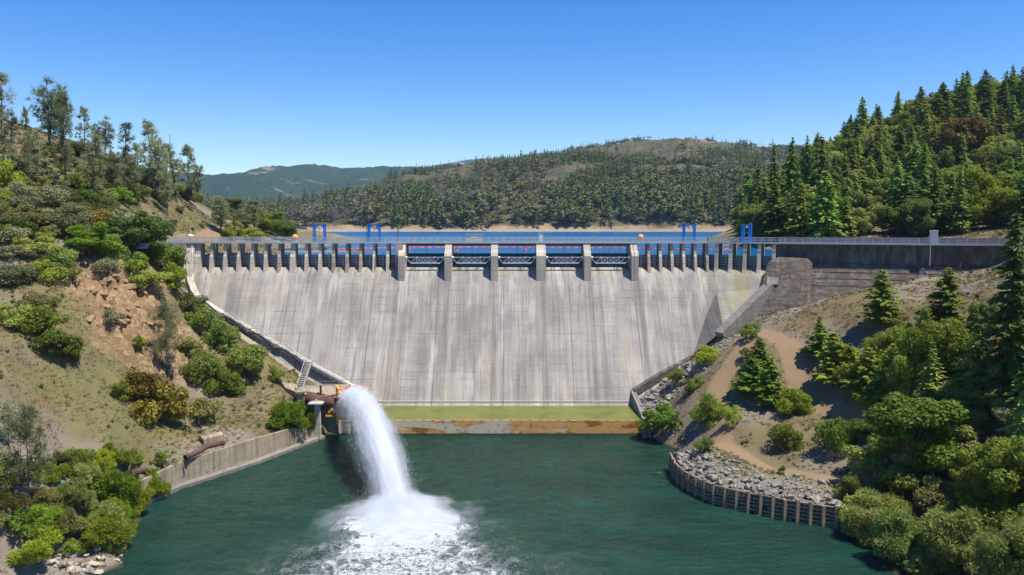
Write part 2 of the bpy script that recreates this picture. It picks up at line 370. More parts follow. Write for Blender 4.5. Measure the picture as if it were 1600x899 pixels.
wallpx = [(222, 789), (275, 765), (340, 744), (400, 724), (455, 703), (505, 684)]
wallb = [Pz(a, b, 0) for a, b in wallpx]
LEFT = [(0, 899, 85), (100, 899, 89), (-200, 899, 75), (-200, 700, 82), (0, 780, 90), (0, 700, 96), (-200, 550, 100), (0, 620, 104), (0, 550, 112), (0, 470, 126), (-200, 420, 126),
  (0, 400, 143), (-200, 330, 150), (0, 330, 164), (-150, 230, 190), (0, 262, 190), (0, 228, 215), (-200, 130, 230), (60, 262, 205), (100, 243, 225),
  (60, 330, 168), (100, 600, 120), (100, 500, 130), (60, 440, 139), (100, 440, 144), (130, 400, 154), (100, 700, 110), (130, 760, 104), (180, 740, 112), (200, 660, 122), (200, 600, 132), (150, 550, 133),
  (200, 500, 144), (180, 450, 150), (240, 450, 160), (250, 520, 155), (260, 560, 150), (250, 640, 135), (310, 680, 134), (300, 620, 146), (340, 580, 158), (310, 520, 170), (390, 620, 153), (420, 640, 150), (400, 665, 143), (440, 660, 148),
  (360, 540, 170), (410, 570, 167), (440, 600, 160), (290, 470, 177), (270, 430, 176), (225, 400, 175), (180, 370, 176), (150, 330, 190), (200, 330, 205), (200, 262, 240), (150, 246, 235), (260, 300, 245), (270, 345, 225),
  (310, 325, 262), (350, 352, 262), (400, 362, 270), (440, 368, 285), (460, 366, 330), (330, 385, 228), (400, 390, 222), (310, 400, 200), (370, 399, 205), (440, 398, 205),
  (230, 362, 207), (290, 372, 215), (260, 320, 235), (380, 352, 320), (440, 358, 380), (455, 361, 500), (300, 345, 350), (100, 240, 320), (-100, 200, 340), (200, 270, 340)]
lp = [tuple(P(*q)) for q in LEFT]
lp += [(-30, 150, -3), (-20, 130, -4), (-25, 110, -4), (-30, 90, -4), (-10, 100, -6), (-10, 140, -6), (-10, 165, -4), (-35, 163, 1), (-38, 158, 1.5), (-30, 180, 4), (-20, 190, 5), (-5, 75, -6), (-40, 80, -2.),
       (-30, 200, 25), (-10, 200, 20), (-46, 205, 30.5), (-40, 240, 31), (-20, 240, 26), (-30, 300, 28), (-10, 350, 25), (-70, 198, 36.2), (-66, 187, 31), (-69, 190, 34)]
lp += [tuple(P(a, b, Y)) for a, b, Y in [(190, 890, 92.5), (205, 840, 100), (230, 800, 107)]]
for q in wallb: lp.append((q.x + 1.5, q.y - 3.0, -1.5))
for q, h in zip(wallb, (3.2, 3.9, 4.2, 4.3, 3.8, 3.)): lp.append((q.x - 1.6, q.y + 3.0, h))
for a, b in ((301, 446), (330, 478), (370, 502), (410, 527), (450, 551), (500, 581), (545, 606)):
    q = face_pt(a, b); lp.append((q.x - .9, q.y - 1.6, q.z - 2.2)); lp.append((q.x + 5, q.y, q.z - 9))
hL = tps(lp)
RIGHT = [(1330, 835, None), (1350, 870, None), (1385, 899, None), (1260, 722, 122), (1150, 700, 130), (1090, 700, 138), (1060, 680, 146), (1040, 660, 150), (1200, 735, 122), (1130, 660, 138), (1180, 640, 140), (1330, 745, 115),
  (1240, 620, 143), (1220, 550, 152), (1180, 560, 152), (1130, 600, 150), (1080, 620, 151), (1040, 610, 163), (1015, 640, 159), (1050, 583, 168), (1100, 554, 169), (1140, 530, 168.5), (1190, 500, 171), (1240, 480, 172.5),
  (1300, 467, 172), (1360, 452, 171), (1420, 437, 169.5), (1480, 427, 167.5), (1530, 420, 165.5), (1300, 520, 154), (1350, 540, 145), (1400, 500, 145), (1400, 470, 155), (1480, 470, 148), (1540, 450, 144), (1350, 600, 136), (1300, 650, 133),
  (1400, 640, 124), (1400, 700, 115), (1350, 780, 108), (1450, 800, 103), (1450, 860, 98), (1500, 700, 110), (1500, 600, 119), (1600, 600, 108), (1600, 500, 122), (1600, 720, 98), (1600, 850, 86), (1700, 500, 110), (1700, 700, 88), (1850, 600, 90), (1850, 350, 140), (1700, 350, 160), (1500, 880, 93), (1620, 430, 142), (1570, 400, 168), (1600, 380, 175),
  (1490, 366, 232), (1540, 364, 220), (1600, 360, 215), (1700, 330, 220), (1400, 370, 236), (1300, 374, 236), (1230, 372, 262), (1180, 366, 310), (1165, 362, 400), (1160, 360, 520),
  (1200, 330, 360), (1250, 282, 400), (1300, 256, 400), (1350, 230, 410), (1450, 190, 420), (1600, 152, 420), (1750, 120, 400), (1300, 330, 320), (1400, 320, 300), (1500, 310, 290), (1600, 290, 280), (1450, 260, 350), (1600, 225, 350), (1400, 350, 260), (1500, 345, 255), (1600, 340, 245),
  (1350, 240, 480), (1500, 190, 500), (1700, 160, 500), (1250, 310, 480)]
rp = [tuple(Pz(a, b, 0) if D is None else P(a, b, D)) for a, b, D in RIGHT]
crib_px = [(1049, 736), (1058, 755), (1080, 772), (1112, 787), (1150, 797), (1200, 807), (1255, 818), (1310, 826)]
cribb = [Pz(a, b, -.1) for a, b in crib_px]
for i, q in enumerate(cribb):
    nx = cribb[min(i + 1, 7)] - cribb[max(i - 1, 0)]; nn = Vector((nx.y, -nx.x, 0)).normalized()
    if nn.y > 0: nn = -nn
    if i < 2: nn = Vector((-1, -.2, 0)).normalized()
    rp.append(tuple(q + nn * 3 + Vector((0, 0, -3)))); rp.append(tuple(q - nn * 2.5 + Vector((0, 0, 2.9))))
rp += [(0, 100, -6), (10, 130, -6), (15, 150, -5), (0, 80, -6), (30, 85, -4), (20, 120, -5), (30, 100, -4), (27, 150, -.5), (26, 168, 3), (30, 180, 12), (20, 190, 5), (50, 185, 24), (45, 205, 22), (20, 240, 20), (60, 260, 28), (40, 320, 25),
       (70, 205, 26), (90, 215, 30), (30, 500, 20), (28.5, 158, 2.)]
for a, b in ((990, 612), (1030, 588), (1060, 572), (1090, 556)):
    q = face_pt(a, b); rp.append((q.x + .9, q.y - 1.8, q.z - 1.2)); rp.append((q.x - 5, q.y, q.z - 8))
hR = tps(rp)
PATH = [[Pz(1130, 700, 4)[:2], Pz(1200, 725, 4.2)[:2], Pz(1290, 742, 4.6)[:2], Pz(1345, 745, 5.)[:2]],
        [P(1130, 700, 130)[:2], P(1122, 650, 139)[:2], P(1115, 610, 148)[:2], P(1150, 570, 155)[:2], P(1190, 535, 161)[:2]],
        [P(1195, 532, 160)[:2], P(1235, 545, 153)[:2], P(1240, 590, 147)[:2], P(1280, 630, 138)[:2], P(1340, 650, 129)[:2], P(1400, 665, 121)[:2]]]
TOPPATH = [P(1195, 508, 167)[:2], P(1300, 472, 169)[:2], P(1360, 456, 168)[:2], P(1420, 440, 167)[:2], P(1530, 423, 163)[:2]]
for s_, z_ in ((3, 20.5), (10, 22.5), (18, 25), (26, 28), (34, 30.2), (42, 32)):
    for o_ in (3, -5): q = E1 + dC * s_ + nC * o_; rp.append((q.x, q.y, z_ - (o_ < 0) * .5))
hR = tps(rp)
class Ground:
    def __init__(s, f, x0, x1, y0, y1, st, extra):
        s.x0, s.y0, s.st = x0, y0, st
        s.xs = np.arange(x0, x1 + .01, st); s.ys = np.arange(y0, y1 + .01, st)
        s.X, s.Y = np.meshgrid(s.xs, s.ys); s.Z = f(s.X, s.Y); s.A = {}
        extra(s)
    def h(s, x, y):
        i = (x - s.x0) / s.st; j = (y - s.y0) / s.st
        i = min(max(i, 0), len(s.xs) - 1.001); j = min(max(j, 0), len(s.ys) - 1.001)
        a, b = int(i), int(j); u, v = i - a, j - b; Z = s.Z
        return (Z[b, a] * (1 - u) + Z[b, a + 1] * u) * (1 - v) + (Z[b + 1, a] * (1 - u) + Z[b + 1, a + 1] * u) * v
    def at(s, name, x, y):
        i = int(min(max((x - s.x0) / s.st, 0), len(s.xs) - 1)); j = int(min(max((y - s.y0) / s.st, 0), len(s.ys) - 1)); return s.A[name][j, i]
    def build(s, name, mat):
        ny, nx = s.X.shape; V = np.c_[s.X.ravel(), s.Y.ravel(), s.Z.ravel()]
        i = np.arange(nx - 1)[None] + np.arange(ny - 1)[:, None] * nx; Fc = np.stack([i, i + 1, i + nx + 1, i + nx], -1).reshape(-1, 4)
        me = mesh_np(name, V, Fc, mat, True)
        for k, a in s.A.items():
            at = me.attributes.new(k, 'FLOAT', 'POINT'); at.data.foreach_set('value', a.ravel().astype(np.float32))
        return tag(link(name, me), kind='structure')
rockL = P(200, 470, 152); rockL2 = P(235, 520, 152)
def exL(s):
    X, Y = s.X, s.Y; Z0 = s.Z.copy()
    px = 800 + F * X / Y
    s.Z += fbm(X / 9, Y / 9, 4, 3) * 1.6 + fbm(X / 1.6, Y / 1.6, 3, 5) * .35
    g = fbm((X + Y) / 14, (X - Y) / 26, 3, 9)
    s.A['rock'] = np.maximum(sstep(15, 7, np.hypot((X - rockL.x) * 1.0, (Y - rockL.y) * .75) + fbm(X / 5, Y / 5, 3, 1) * 12), sstep(13, 6, np.hypot((X - rockL2.x) * 1.2, (Y - rockL2.y) * .9) + fbm(X / 5, Y / 5, 3, 2) * 10))
    rk = s.A['rock']; r1 = np.abs(fbm(X / 3.2 + Y / 6, Y / 2.4 - X / 5, 4, 21)) * 2; r2 = np.abs(fbm(X / 1.1, Y / 1.4, 3, 25)) * 2
    s.Z += rk * (1.6 - r1 * 7 - r2 * 2.2)
    s.A['gravel'] = np.maximum(sstep(.02, .16, fbm(X / 12, Y / 12, 3, 31) + .3 * sstep(116, 100, Y) * sstep(-40, -70, X)) * .8, sstep(4.5, 2.5, s.Z) * sstep(118, 110, Y))
    s.A['green'] = np.clip(sstep(-.12, .12, fbm(X / 15, Y / 10, 4, 41)) * .6 + sstep(175, 215, Y) * sstep(39, 34, s.Z) * .7, 0, 1)
    s.A['path'] = sstep(3.0, 1.6, seg_dist(X, Y, [P(290, 372, 215)[:2], P(345, 364, 250)[:2], P(420, 353, 290)[:2]]) + fbm(X / 2, Y / 2, 2, 3))
    s.A['soil'] = sstep(0, .2, fbm(X / 20 + 3, Y / 14, 3, 51))
    wx = seg_dist(X, Y, [tuple(w[:2]) for w in wallb]); 
def exR(s):
    X, Y = s.X, s.Y
    far = sstep(200, 260, Y)
    s.Z += (fbm(X / 9, Y / 9, 4, 7) * 1.2 + fbm(X / 1.4, Y / 1.4, 3, 8) * .3) * (1 - far) + far * (fbm(X / 40, Y / 40, 4, 7) * 10 * sstep(0, 12, s.Z - 38))
    pd = np.minimum.reduce([seg_dist(X, Y, l) for l in PATH]) + fbm(X / 3, Y / 3, 3, 2) * 1.5
    s.A['path'] = sstep(2.9, 1.3, pd) * (1 - far)
    s.A['rock'] = np.zeros_like(X)
    lip = seg_dist(X, Y, [tuple(q[:2]) for q in cribb])
    s.A['gravel'] = np.clip(sstep(-.05, .15, fbm(X / 10, Y / 10, 3, 33)) * .6 + sstep(7, 3, lip) + sstep(3, 1.2, seg_dist(X, Y, TOPPATH)) * 1., 0, 1) * (1 - s.A['path'])
    rr_a = seg_dist(X, Y, [tuple(P(995, 625, 163)[:2]), tuple(P(1045, 600, 164)[:2]), tuple(P(1100, 560, 166)[:2])])
    s.A['gravel'] = np.maximum(s.A['gravel'], sstep(9, 5, rr_a + fbm(X / 4, Y / 4, 2, 5) * 3)); s.A['riprap'] = np.maximum(sstep(8, 5, rr_a), sstep(6.5, 4, lip))
    s.A['green'] = np.clip(sstep(.02, .2, fbm(X / 12, Y / 12, 3, 43)) * .3 + far * .2, 0, 1)
    s.A['soil'] = np.clip(sstep(-.1, .15, fbm(X / 18, Y / 14, 3, 53)) + .4, 0, 1)
GL = Ground(hL, -230, -4, 66, 420, .55, exL)
GR = Ground(hR, 4, 330, 66, 520, .7, exR)
def ground(px, py, G=None):
    G = G or (GL if px < 800 else GR)
    a, b = ray(px, py); Y = 68.
    while Y < 520:
        if CAMZ + b * Y < G.h(a * Y, Y): break
        Y += .5
    return Vector((a * Y, Y, G.h(a * Y, Y)))
# wedge the terrain clear of the dam, the apron and the water in front of the walls
def carve(G):
    X, Y, Z = G.X, G.Y, G.Z
    fy = 190 - np.interp(CREST - Z, [p[1] for p in PROF[2:]], [p[0] for p in PROF[2:]])
    m = (X > -74) & (X < 48) & (Y > 165) & (Y < 200)
    if G is GL:
        a = [Vector(face_pt(300, 440)), Vector(face_pt(430, 528)), Vector(face_pt(556, 602))]
        xs = np.interp(Y, [q.y for q in a[::-1]], [q.x for q in a[::-1]])
        Z[:] = np.where(m & (X > xs + .6), np.minimum(Z, CREST - (190 - Y) * 1.36 - 2.0), Z)
        sh = [Pz(190, 899, 0), Pz(200, 862, 0), Pz(214, 832, 0), Pz(226, 800, 0), Pz(258, 774, 0)] + wallb[1:]
        xs2 = np.interp(Y, [q.y for q in sh], [q.x for q in sh]) + fbm(X / 3, Y / 3, 3, 4) * 1.2 * (Y < 118); dx_ = X - xs2
        Z[:] = np.where((Y < 154) & (dx_ > -6) & (Y < 118), np.minimum(Z, -.1 - dx_ * .55), Z)
        Z[:] = np.where((Y < 154) & (dx_ > 0), np.minimum(Z, -.3 - dx_ * .8), Z)
        Z[:] = np.where((X > -31) & (Y > 147) & (Y < 192), np.minimum(Z, -1), Z)
    else:
        a = [Vector(face_pt(1128, 528)), Vector(face_pt(1085, 553)), Vector(face_pt(986, 612))]
        xs = np.interp(Y, [q.y for q in a[::-1]], [q.x for q in a[::-1]])
        Z[:] = np.where(m & (X < xs - .3), np.minimum(Z, CREST - (190 - Y) * 1.36 - 2.0), Z)
        Z[:] = np.where((X < 25.3) & (Y > 145) & (Y < 192), np.minimum(Z, -1), Z)
carve(GL); carve(GR)

def ground_mat(name, warm=1.):
    t = NT(name); p = t.geo(); nz = t.xyz(t.geo('True Normal'))[2]
    n1 = t.noise(p, .35, 5, .65); n2 = t.noise(p, 2.2, 6, .75); n3 = t.noise(p, 8., 4, .75)
    n0 = t.noise(t.map(p, (1, 1, .35), rot=(0, 0, .6)), .09, 5, .6)
    c = t.mix(t.ramp(n1, .35, .65), (.145, .118, .058), (.21, .175, .08)); c = t.mix(t.ramp(n0, .45, .62, 0, .75), c, (.15, .125, .09)); c = t.mix(t.ramp(n0, .42, .3, 0, .6), c, (.235, .155, .08))
    c = t.mix(t.ramp(t.attr('soil'), 0, 1, 0, .7), c, t.mix(t.ramp(n1, .4, .6), (.135, .098, .055), (.175, .135, .075)))
    gr = t.math('MULTIPLY', t.attr('green'), t.ramp(t.noise(p, .8, 5, .7), .34, .6))
    c = t.mix(gr, c, (.12, .135, .04))
    gv = t.math('MULTIPLY', t.attr('gravel'), t.ramp(n2, .35, .6, .35, 1))
    c = t.mix(gv, c, t.mix(t.ramp(n3, .4, .6), (.17, .145, .13), (.34, .30, .265)))
    c = t.mix(t.ramp(t.math('ADD', t.attr('path'), t.math('MULTIPLY', t.math('SUBTRACT', n2, .5), 1.1)), .3, .75), c, t.mix(t.ramp(n2, .3, .7), (.23, .155, .09), (.29, .205, .125)))
    # rocky outcrop
    vr = t.vor(t.map(p, (1, 1, 1.6)), .9, w='Color'); rc = t.mix(t.ramp(t.xyz(vr)[0], 0, 1), (.22, .13, .065), (.42, .29, .165))
    rc = t.mix(t.ramp(t.vor(t.map(p, (1, 1, 1.6)), .9, 'DISTANCE_TO_EDGE'), .08, .0, 0, .8), rc, (.12, .075, .045))
    c = t.mix(t.math('MULTIPLY', t.attr('rock'), .85), c, rc)
    c = t.mix(t.ramp(n2, .58, .75, 0, .55), c, (.13, .095, .06)); n4 = t.noise(p, 22., 3, .8); c = t.mix(t.ramp(n3, .56, .68, 0, .75), c, (.085, .07, .04)); c = t.mix(t.ramp(n3, .42, .3, 0, .6), c, (.29, .24, .14)); c = t.mix(t.ramp(n4, .6, .7, 0, .5), c, (.07, .06, .04)); c = t.mix(t.ramp(n4, .4, .3, 0, .4), c, (.34, .29, .19))
    c = t.mix(t.ramp(t.xyz(p)[2], .5, .1), c, (.05, .045, .025))
    h = t.math('ADD', t.math('MULTIPLY', n2, 1.), t.math('MULTIPLY', n3, .35))
    return t.done(t.pbr(c, .95, t.bump(h, .7, .25), spec=.1))
M['ground'] = ground_mat('hillside_ground')
GL.build('hillside_ground', M['ground']); GR.build('hillside_ground', M['ground'])

# ------------------------------------------------------------------ water
IMP = Vector(Pz(620, 800, 0))
t = NT('river_water'); p = t.geo(); X, Y, Z = t.xyz(p)
dyy = t.math('SUBTRACT', IMP.y + 5, Y)
wob = t.noise(p, .22, 4, .6)
xc = t.math('SUBTRACT', t.math('SUBTRACT', X, IMP.x + 1.), t.math('MULTIPLY', dyy, .12))
hw = t.math('ADD', 6.5, t.math('MULTIPLY', t.math('MAXIMUM', dyy, 0.), .62))
u = t.math('DIVIDE', t.math('ABSOLUTE', xc), hw)
u = t.math('ADD', u, t.math('MULTIPLY', t.math('SUBTRACT', wob, .5), 1.1))
near = t.math('MULTIPLY', t.ramp(u, 1.15, .35), t.ramp(dyy, -3., 1.))
r0 = t.math('SQRT', t.math('ADD', t.math('POWER', t.math('SUBTRACT', X, IMP.x + .8), 2.), t.math('POWER', t.math('MULTIPLY', t.math('SUBTRACT', Y, IMP.y - 3.5), .8), 2.)))
core = t.ramp(t.math('ADD', r0, t.math('MULTIPLY', t.math('SUBTRACT', wob, .5), 9.)), 9.5, 3.)
rid = t.math('ABSOLUTE', t.math('SUBTRACT', t.noise(p, .42, 6, .62, .9), .5)); rid2 = t.math('ABSOLUTE', t.math('SUBTRACT', t.noise(p, 1.3, 5, .65, .7), .5))
web = t.math('ADD', t.ramp(rid, .16, .0), t.math('MULTIPLY', t.ramp(rid2, .15, .0), .9))
web = t.math('ADD', t.math('MULTIPLY', web, .5), t.math('MULTIPLY', t.noise(p, 2.2, 6, .7), .55))
foam = t.math('SUBTRACT', t.math('ADD', web, t.math('MULTIPLY', core, 1.0)), t.math('MULTIPLY', t.math('SUBTRACT', 1., near), 1.4))
foam = t.ramp(foam, .22, .92)
cap = t.math('MULTIPLY', t.ramp(t.noise(t.map(p, (.55, 1.5, 1), rot=(0, 0, .35)), 1.1, 5, .6, .6), .705, .76), t.ramp(t.noise(p, .1, 2), .42, .6))
foam = t.math('MAXIMUM', foam, t.math('MULTIPLY', cap, .8))
deep = t.mix(t.ramp(t.noise(t.map(p, (.6, 1.4, 1), rot=(0, 0, .5)), .12, 4, .6), .35, .65), (.007, .040, .026), (.012, .066, .046))
milk = t.math('MULTIPLY', near, t.ramp(t.noise(p, .35, 5, .7), .3, .75, .1, .8))
deep = t.mix(milk, deep, (.13, .24, .17))
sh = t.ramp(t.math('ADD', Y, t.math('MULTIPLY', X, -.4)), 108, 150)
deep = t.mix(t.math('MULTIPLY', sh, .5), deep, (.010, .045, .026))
wv = t.math('ADD', t.noise(t.map(p, (.45, 1.2, 1), rot=(0, 0, .25)), .9, 5, .6, .3), t.math('MULTIPLY', t.noise(p, 3.2, 4, .65), .28))
bp = t.bump(t.math('ADD', wv, t.math('MULTIPLY', foam, .6)), 1., 1.5)
col = t.mix(foam, deep, (.64, .69, .66))
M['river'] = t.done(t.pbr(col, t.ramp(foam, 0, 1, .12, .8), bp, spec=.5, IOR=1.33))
st = .6; xs = np.arange(-75, 70, st); ys = np.arange(40, 172, st); X, Y = np.meshgrid(xs, ys)
near_ = sstep(1.2, .5, np.abs(X - IMP.x - 1 - (IMP.y - Y) * .12) / (6.5 + np.maximum(IMP.y + 5 - Y, 0) * .5)) * sstep(IMP.y + 6, IMP.y - 2, Y)
Z = fbm(X / 2.5 + Y / 9, Y / 1.6, 3, 71) * .34 + near_ * (fbm(X / 2.2, Y / 1.8, 4, 73) * 1.1) + 1.1 * np.exp(-((X - IMP.x) ** 2 + (Y - IMP.y + 1) ** 2) / 30)
ny, nx = X.shape; i = np.arange(nx - 1)[None] + np.arange(ny - 1)[:, None] * nx
tag(link('river_water', mesh_np('river_water', np.c_[X.ravel(), Y.ravel(), Z.ravel()], np.stack([i, i + 1, i + nx + 1, i + nx], -1).reshape(-1, 4), M['river'], True)), kind='structure')

t = NT('reservoir_water'); p = t.geo(); X, Y, Z = t.xyz(p)
wv = t.math('ADD', t.noise(t.map(p, (.5, 1.6, 1)), .8, 4, .6), t.math('MULTIPLY', t.noise(t.map(p, (.1, .3, 1)), .5, 4, .6), 1.2))
dc = t.mix(t.ramp(t.noise(t.map(p, (.3, 1, 1)), .03, 4, .6), .4, .6), (.002, .075, .20), (.004, .11, .26))
M['lake'] = t.done(t.pbr(dc, .2, t.bump(wv, .6, .5), spec=.25, IOR=1.25))
mb = MB()
lk = [(-200, 190.5), (46.6, 190.5), (E1.x + .3, E1.y + .6), (W1.x, W1.y + .8), (260, 175), (1600, 400), (2200, 1100), (-900, 1100), (-500, 400), (-200, 300)]
mb.add([(x, y, RES) for x, y in lk], [tuple(range(len(lk)))])
tag(mb.build('reservoir_water', M['lake']), kind='structure')
# ------------------------------------------------------------------ dam
dam = thing('concrete_dam', 'long grey concrete gravity dam with streaked spillway face, crest piers, gates and a railed deck', 'dam', (0, 178, 0))
X0 = -77.2; XR = 25.6
# main face: profile swept along x, right part clipped by the kink wedge
A_ = face_pt(1118, 450); B_ = face_pt(1084, 552)
Cw = P(1131, 517, face_pt(1131, 517).y - 6.2)
def prof_pts(x):
    return [Vector((x, 190 - d, CREST - z)) for d, z in PROF] + [Vector((x, 163.5, 1.)), Vector((x, 197, 1.))]
mb = MB(); xs = list(np.linspace(X0, 47.5, 70)); mb.loft([prof_pts(x) for x in xs], True)
mb.build('spillway_face', M['face'], dam)
# turned section: same crest, its own batter
def bpt(s, d, z, K=K1, dd=dB, nn=nB): return K + dd * s + nn * d + Vector((0, 0, z))
mb = MB(); secs = []
for s in np.linspace(-1.5, LB + .3, 10):
    secs.append([bpt(s, d, CREST - z) for d, z in PROF[:8]] + [bpt(s, 15.5, 13.), bpt(s, 3., 8.), bpt(s, -7, 8.)])
mb.loft(secs, True)
mb.build('turned_spillway_face', M['face'], dam)
# kink buttress; darker concrete on its left end paints in shade and stain
D1 = bpt(LB - 1.0, 5.2, CREST - 4.1); D2 = bpt(LB - 2.5, 14.5, 15.)
mb = MB(); back = Vector((2.5, 9, 0))
mb.solid([A_ + Vector((0, -.1, .1)), B_ + Vector((0, -.15, 0)), B_ + Vector((1.5, -.2, -3)), Cw + Vector((.5, 0, -3)), Cw], (0, 0, 0)) if False else None
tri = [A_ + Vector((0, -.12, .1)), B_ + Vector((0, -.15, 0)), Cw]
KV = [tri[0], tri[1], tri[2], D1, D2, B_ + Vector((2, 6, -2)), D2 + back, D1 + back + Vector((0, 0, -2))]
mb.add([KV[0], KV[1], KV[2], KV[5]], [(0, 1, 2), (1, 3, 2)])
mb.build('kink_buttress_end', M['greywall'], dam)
mb2 = MB(); mb2.add(KV, [(0, 2, 3), (2, 4, 3), (5, 6, 4, 2), (3, 4, 6, 7), (0, 3, 7)]); mb2.build('kink_buttress', M['face'], dam)
# toe strip
MB().box(((XR - 33) / 2, 167.75, 3.32), (XR + 33, .5, .5)).build('toe_kerb', M['pale'], dam)
# slabs below the toe
APY = 153.6; APZ = Pz(800, 658, 0).z
APZ = P(800, 658, APY).z
mb = MB(); mb.solid([(-34, APY + .6, APZ - 3), (XR, APY + .6, APZ - 3), (XR, APY + .6, APZ), (-34, APY + .6, APZ)], (0, 14, 0)); mb.build('algae_covered_apron', M['algae'], dam)
mb = MB(); mb.solid([(-34, APY, -1.5), (XR, APY, -1.5), (XR, APY, APZ + .06), (-34, APY, APZ + .06)], (0, .58, 0))
for i in range(26): mb.box((-23 + i * 1.9, APY + .3, APZ + .1), (.5, .5, .12))
mb.build('end_sill', M['sill'], dam)
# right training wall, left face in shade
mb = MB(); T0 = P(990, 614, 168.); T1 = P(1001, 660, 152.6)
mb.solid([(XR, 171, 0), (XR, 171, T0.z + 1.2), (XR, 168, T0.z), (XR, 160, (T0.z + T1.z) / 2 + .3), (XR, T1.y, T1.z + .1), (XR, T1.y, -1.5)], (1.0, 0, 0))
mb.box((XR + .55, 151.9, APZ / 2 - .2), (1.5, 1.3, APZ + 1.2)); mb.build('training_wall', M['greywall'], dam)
mb = MB(); q0 = face_pt(985, 612); q1 = face_pt(1000, 600)
# bank kerb running up the right contact line
line = [face_pt(986, 607), face_pt(1030, 580), face_pt(1085, 551)] + [P(1131, 521, Cw.y - .5)]
for a, b in zip(line[:-1], line[1:]): mb.beam(a + Vector((.6, -.5, -.7)), b + Vector((.6, -.5, -.7)), 1.7, 1.4)
mb.beam(face_pt(1085, 556) + Vector((0, -.3, -1.6)), P(1140, 531, Cw.y) + Vector((0, 0, -1.2)), 2.6, 3.4)
mb.build('abutment_kerb', M['mossy'], dam)
# slanted chute wall left of the mossy block
mb = MB(); g0 = bpt(LB - .5, 1.2, CREST + 1.2); g1 = bpt(LB - .2, 5.5, CREST - 3.); g2 = P(1129, 519, Cw.y - .4)
for a, b in ((g0, g1), (g1, g2)): mb.beam(a - Vector((0, 0, 1.7)), b - Vector((0, 0, 1.7)), 2.4, 4.2)
mb.build('chute_wall', M['greywall'], dam)
# mossy block and battered wing wall
def cpt(s, d, z): return E1 + dC * s + nC * d + Vector((0, 0, z))
LC = (W1 - E1).length
mb = MB(); secs = []
for s, dz in ((-.6, 0), (.6, .4), (6.6, 0.2), (7.6, -.9)):
    secs.append([cpt(s, -1, 33.4 + dz * .5), cpt(s, 2.2, 33.4 + dz), cpt(s - (1.2 if s < 1 else 0), 3.2, 32.4 + dz), cpt(s - (3.4 if s < 1 else 0), 12.2, 19.), cpt(s, -1, 19.)])
mb.loft(secs, True); mb.build('mossy_block', M['mossy'], dam)
mb = MB(); secs = []
for s in np.linspace(-.4, LC, 12):
    secs.append([cpt(s, -2.2, DECKZ - .35), cpt(s, .55, DECKZ - .35), cpt(s, .55, DECKZ - 4.4), cpt(s, .0, 22.), cpt(s, -2.2, 22.)])
mb.loft(secs, True); mb.build('wing_wall', M['wing'], dam)
mb = MB(); mb.loft([[cpt(s, .5, DECKZ - 4.5), cpt(s, .95, DECKZ - 4.7), cpt(s, 8.5, 22.), cpt(s, 0, 22.)] for s in np.linspace(-.3, LC - .1, 12)], True); mb.build('wing_batter', M['mossy'], dam)
mb = MB()
for z, h in ((30.6, .14), (29.2, .12), (27.7, .12)):
    dd = .95 + (DECKZ - 4.7 - z) / (DECKZ - 4.7 - 22) * 7.55
    mb.beam(cpt(7.8, dd + .02, z), cpt(LC - 6, dd + .02, z), .12, h)
mb.build('batter_ledge', M['mossy'], dam)
# crest piers
def pier(name, pt, w, prof, mat, label=None):
    """pt(s,d,z) maps along-axis / downstream / height"""
    mb = MB(); a = [pt(-w / 2, d, z) for d, z in prof]; b = [pt(w / 2, d, z) for d, z in prof]
    mb.loft([a, b], True); mb.build(name, mat, dam, label=label)
SL = [(-.6, 30.5), (3.0, 29.5), (2.6, 30.9), (2.0, 33.6), (1.6, 34.1), (1.2, 36.62), (.1, 36.62), (-.6, 34.2)]
SLREAR = [(-2.3, 30.6), (-1.8, 30.6), (-1.8, 36.6), (-2.3, 36.6)]
BX = {}
pxs = [307, 327.5, 349, 369.5, 390, 411, 432.5, 455, 477.5, 499, 520, 541, 562.5, 584, 605]
slx = [P(p_ , 400, 187.5).x for p_ in pxs]
slx = list(np.linspace(slx[0], slx[-1], len(slx)))
rx0 = P(995, 400, 186.5).x; slr = list(np.linspace(rx0 + 3.1, K1.x - .4, 6))
rng_m = lambda: M['pier_old'] if random.random() < .45 else M['conc']
for i, x in enumerate(slx + slr):
    w = .64 if i not in (0, 7) else 1.15
    pier('pier', lambda s, d, z, x=x: Vector((x + s, 190 - d, z)), w, SL, rng_m())
    pier('rear_post', lambda s, d, z, x=x: Vector((x + s, 190 - d, z)), .4, SLREAR, M['conc'])
pier('pier', lambda s, d, z: Vector((slx[-1] + 2.9 + s, 190 - d, z)), 1.5, [(-3.2, 30.5), (3.9, 28.6), (3.3, 30.6), (3.0, 33.6), (2.6, 36.62), (-3.2, 36.62)], M['pier_old'])
for i in range(1, 6):
    s0 = i * LB / 5 - .6
    pier('pier', lambda s, d, z, s0=s0: bpt(s0 + s, d, z), .8, [(.6, 30.6), (3.0, 29.5), (2.5, 30.8), (1.4, 36.62), (.6, 36.62)], M['conc'])
    pier('rear_post', lambda s, d, z, s0=s0: bpt(s0 + s, d, z), .7, [(-4.0, 30.5), (-2.9, 30.5), (-2.9, 36.6), (-4.0, 36.6)], M['pier_old'])
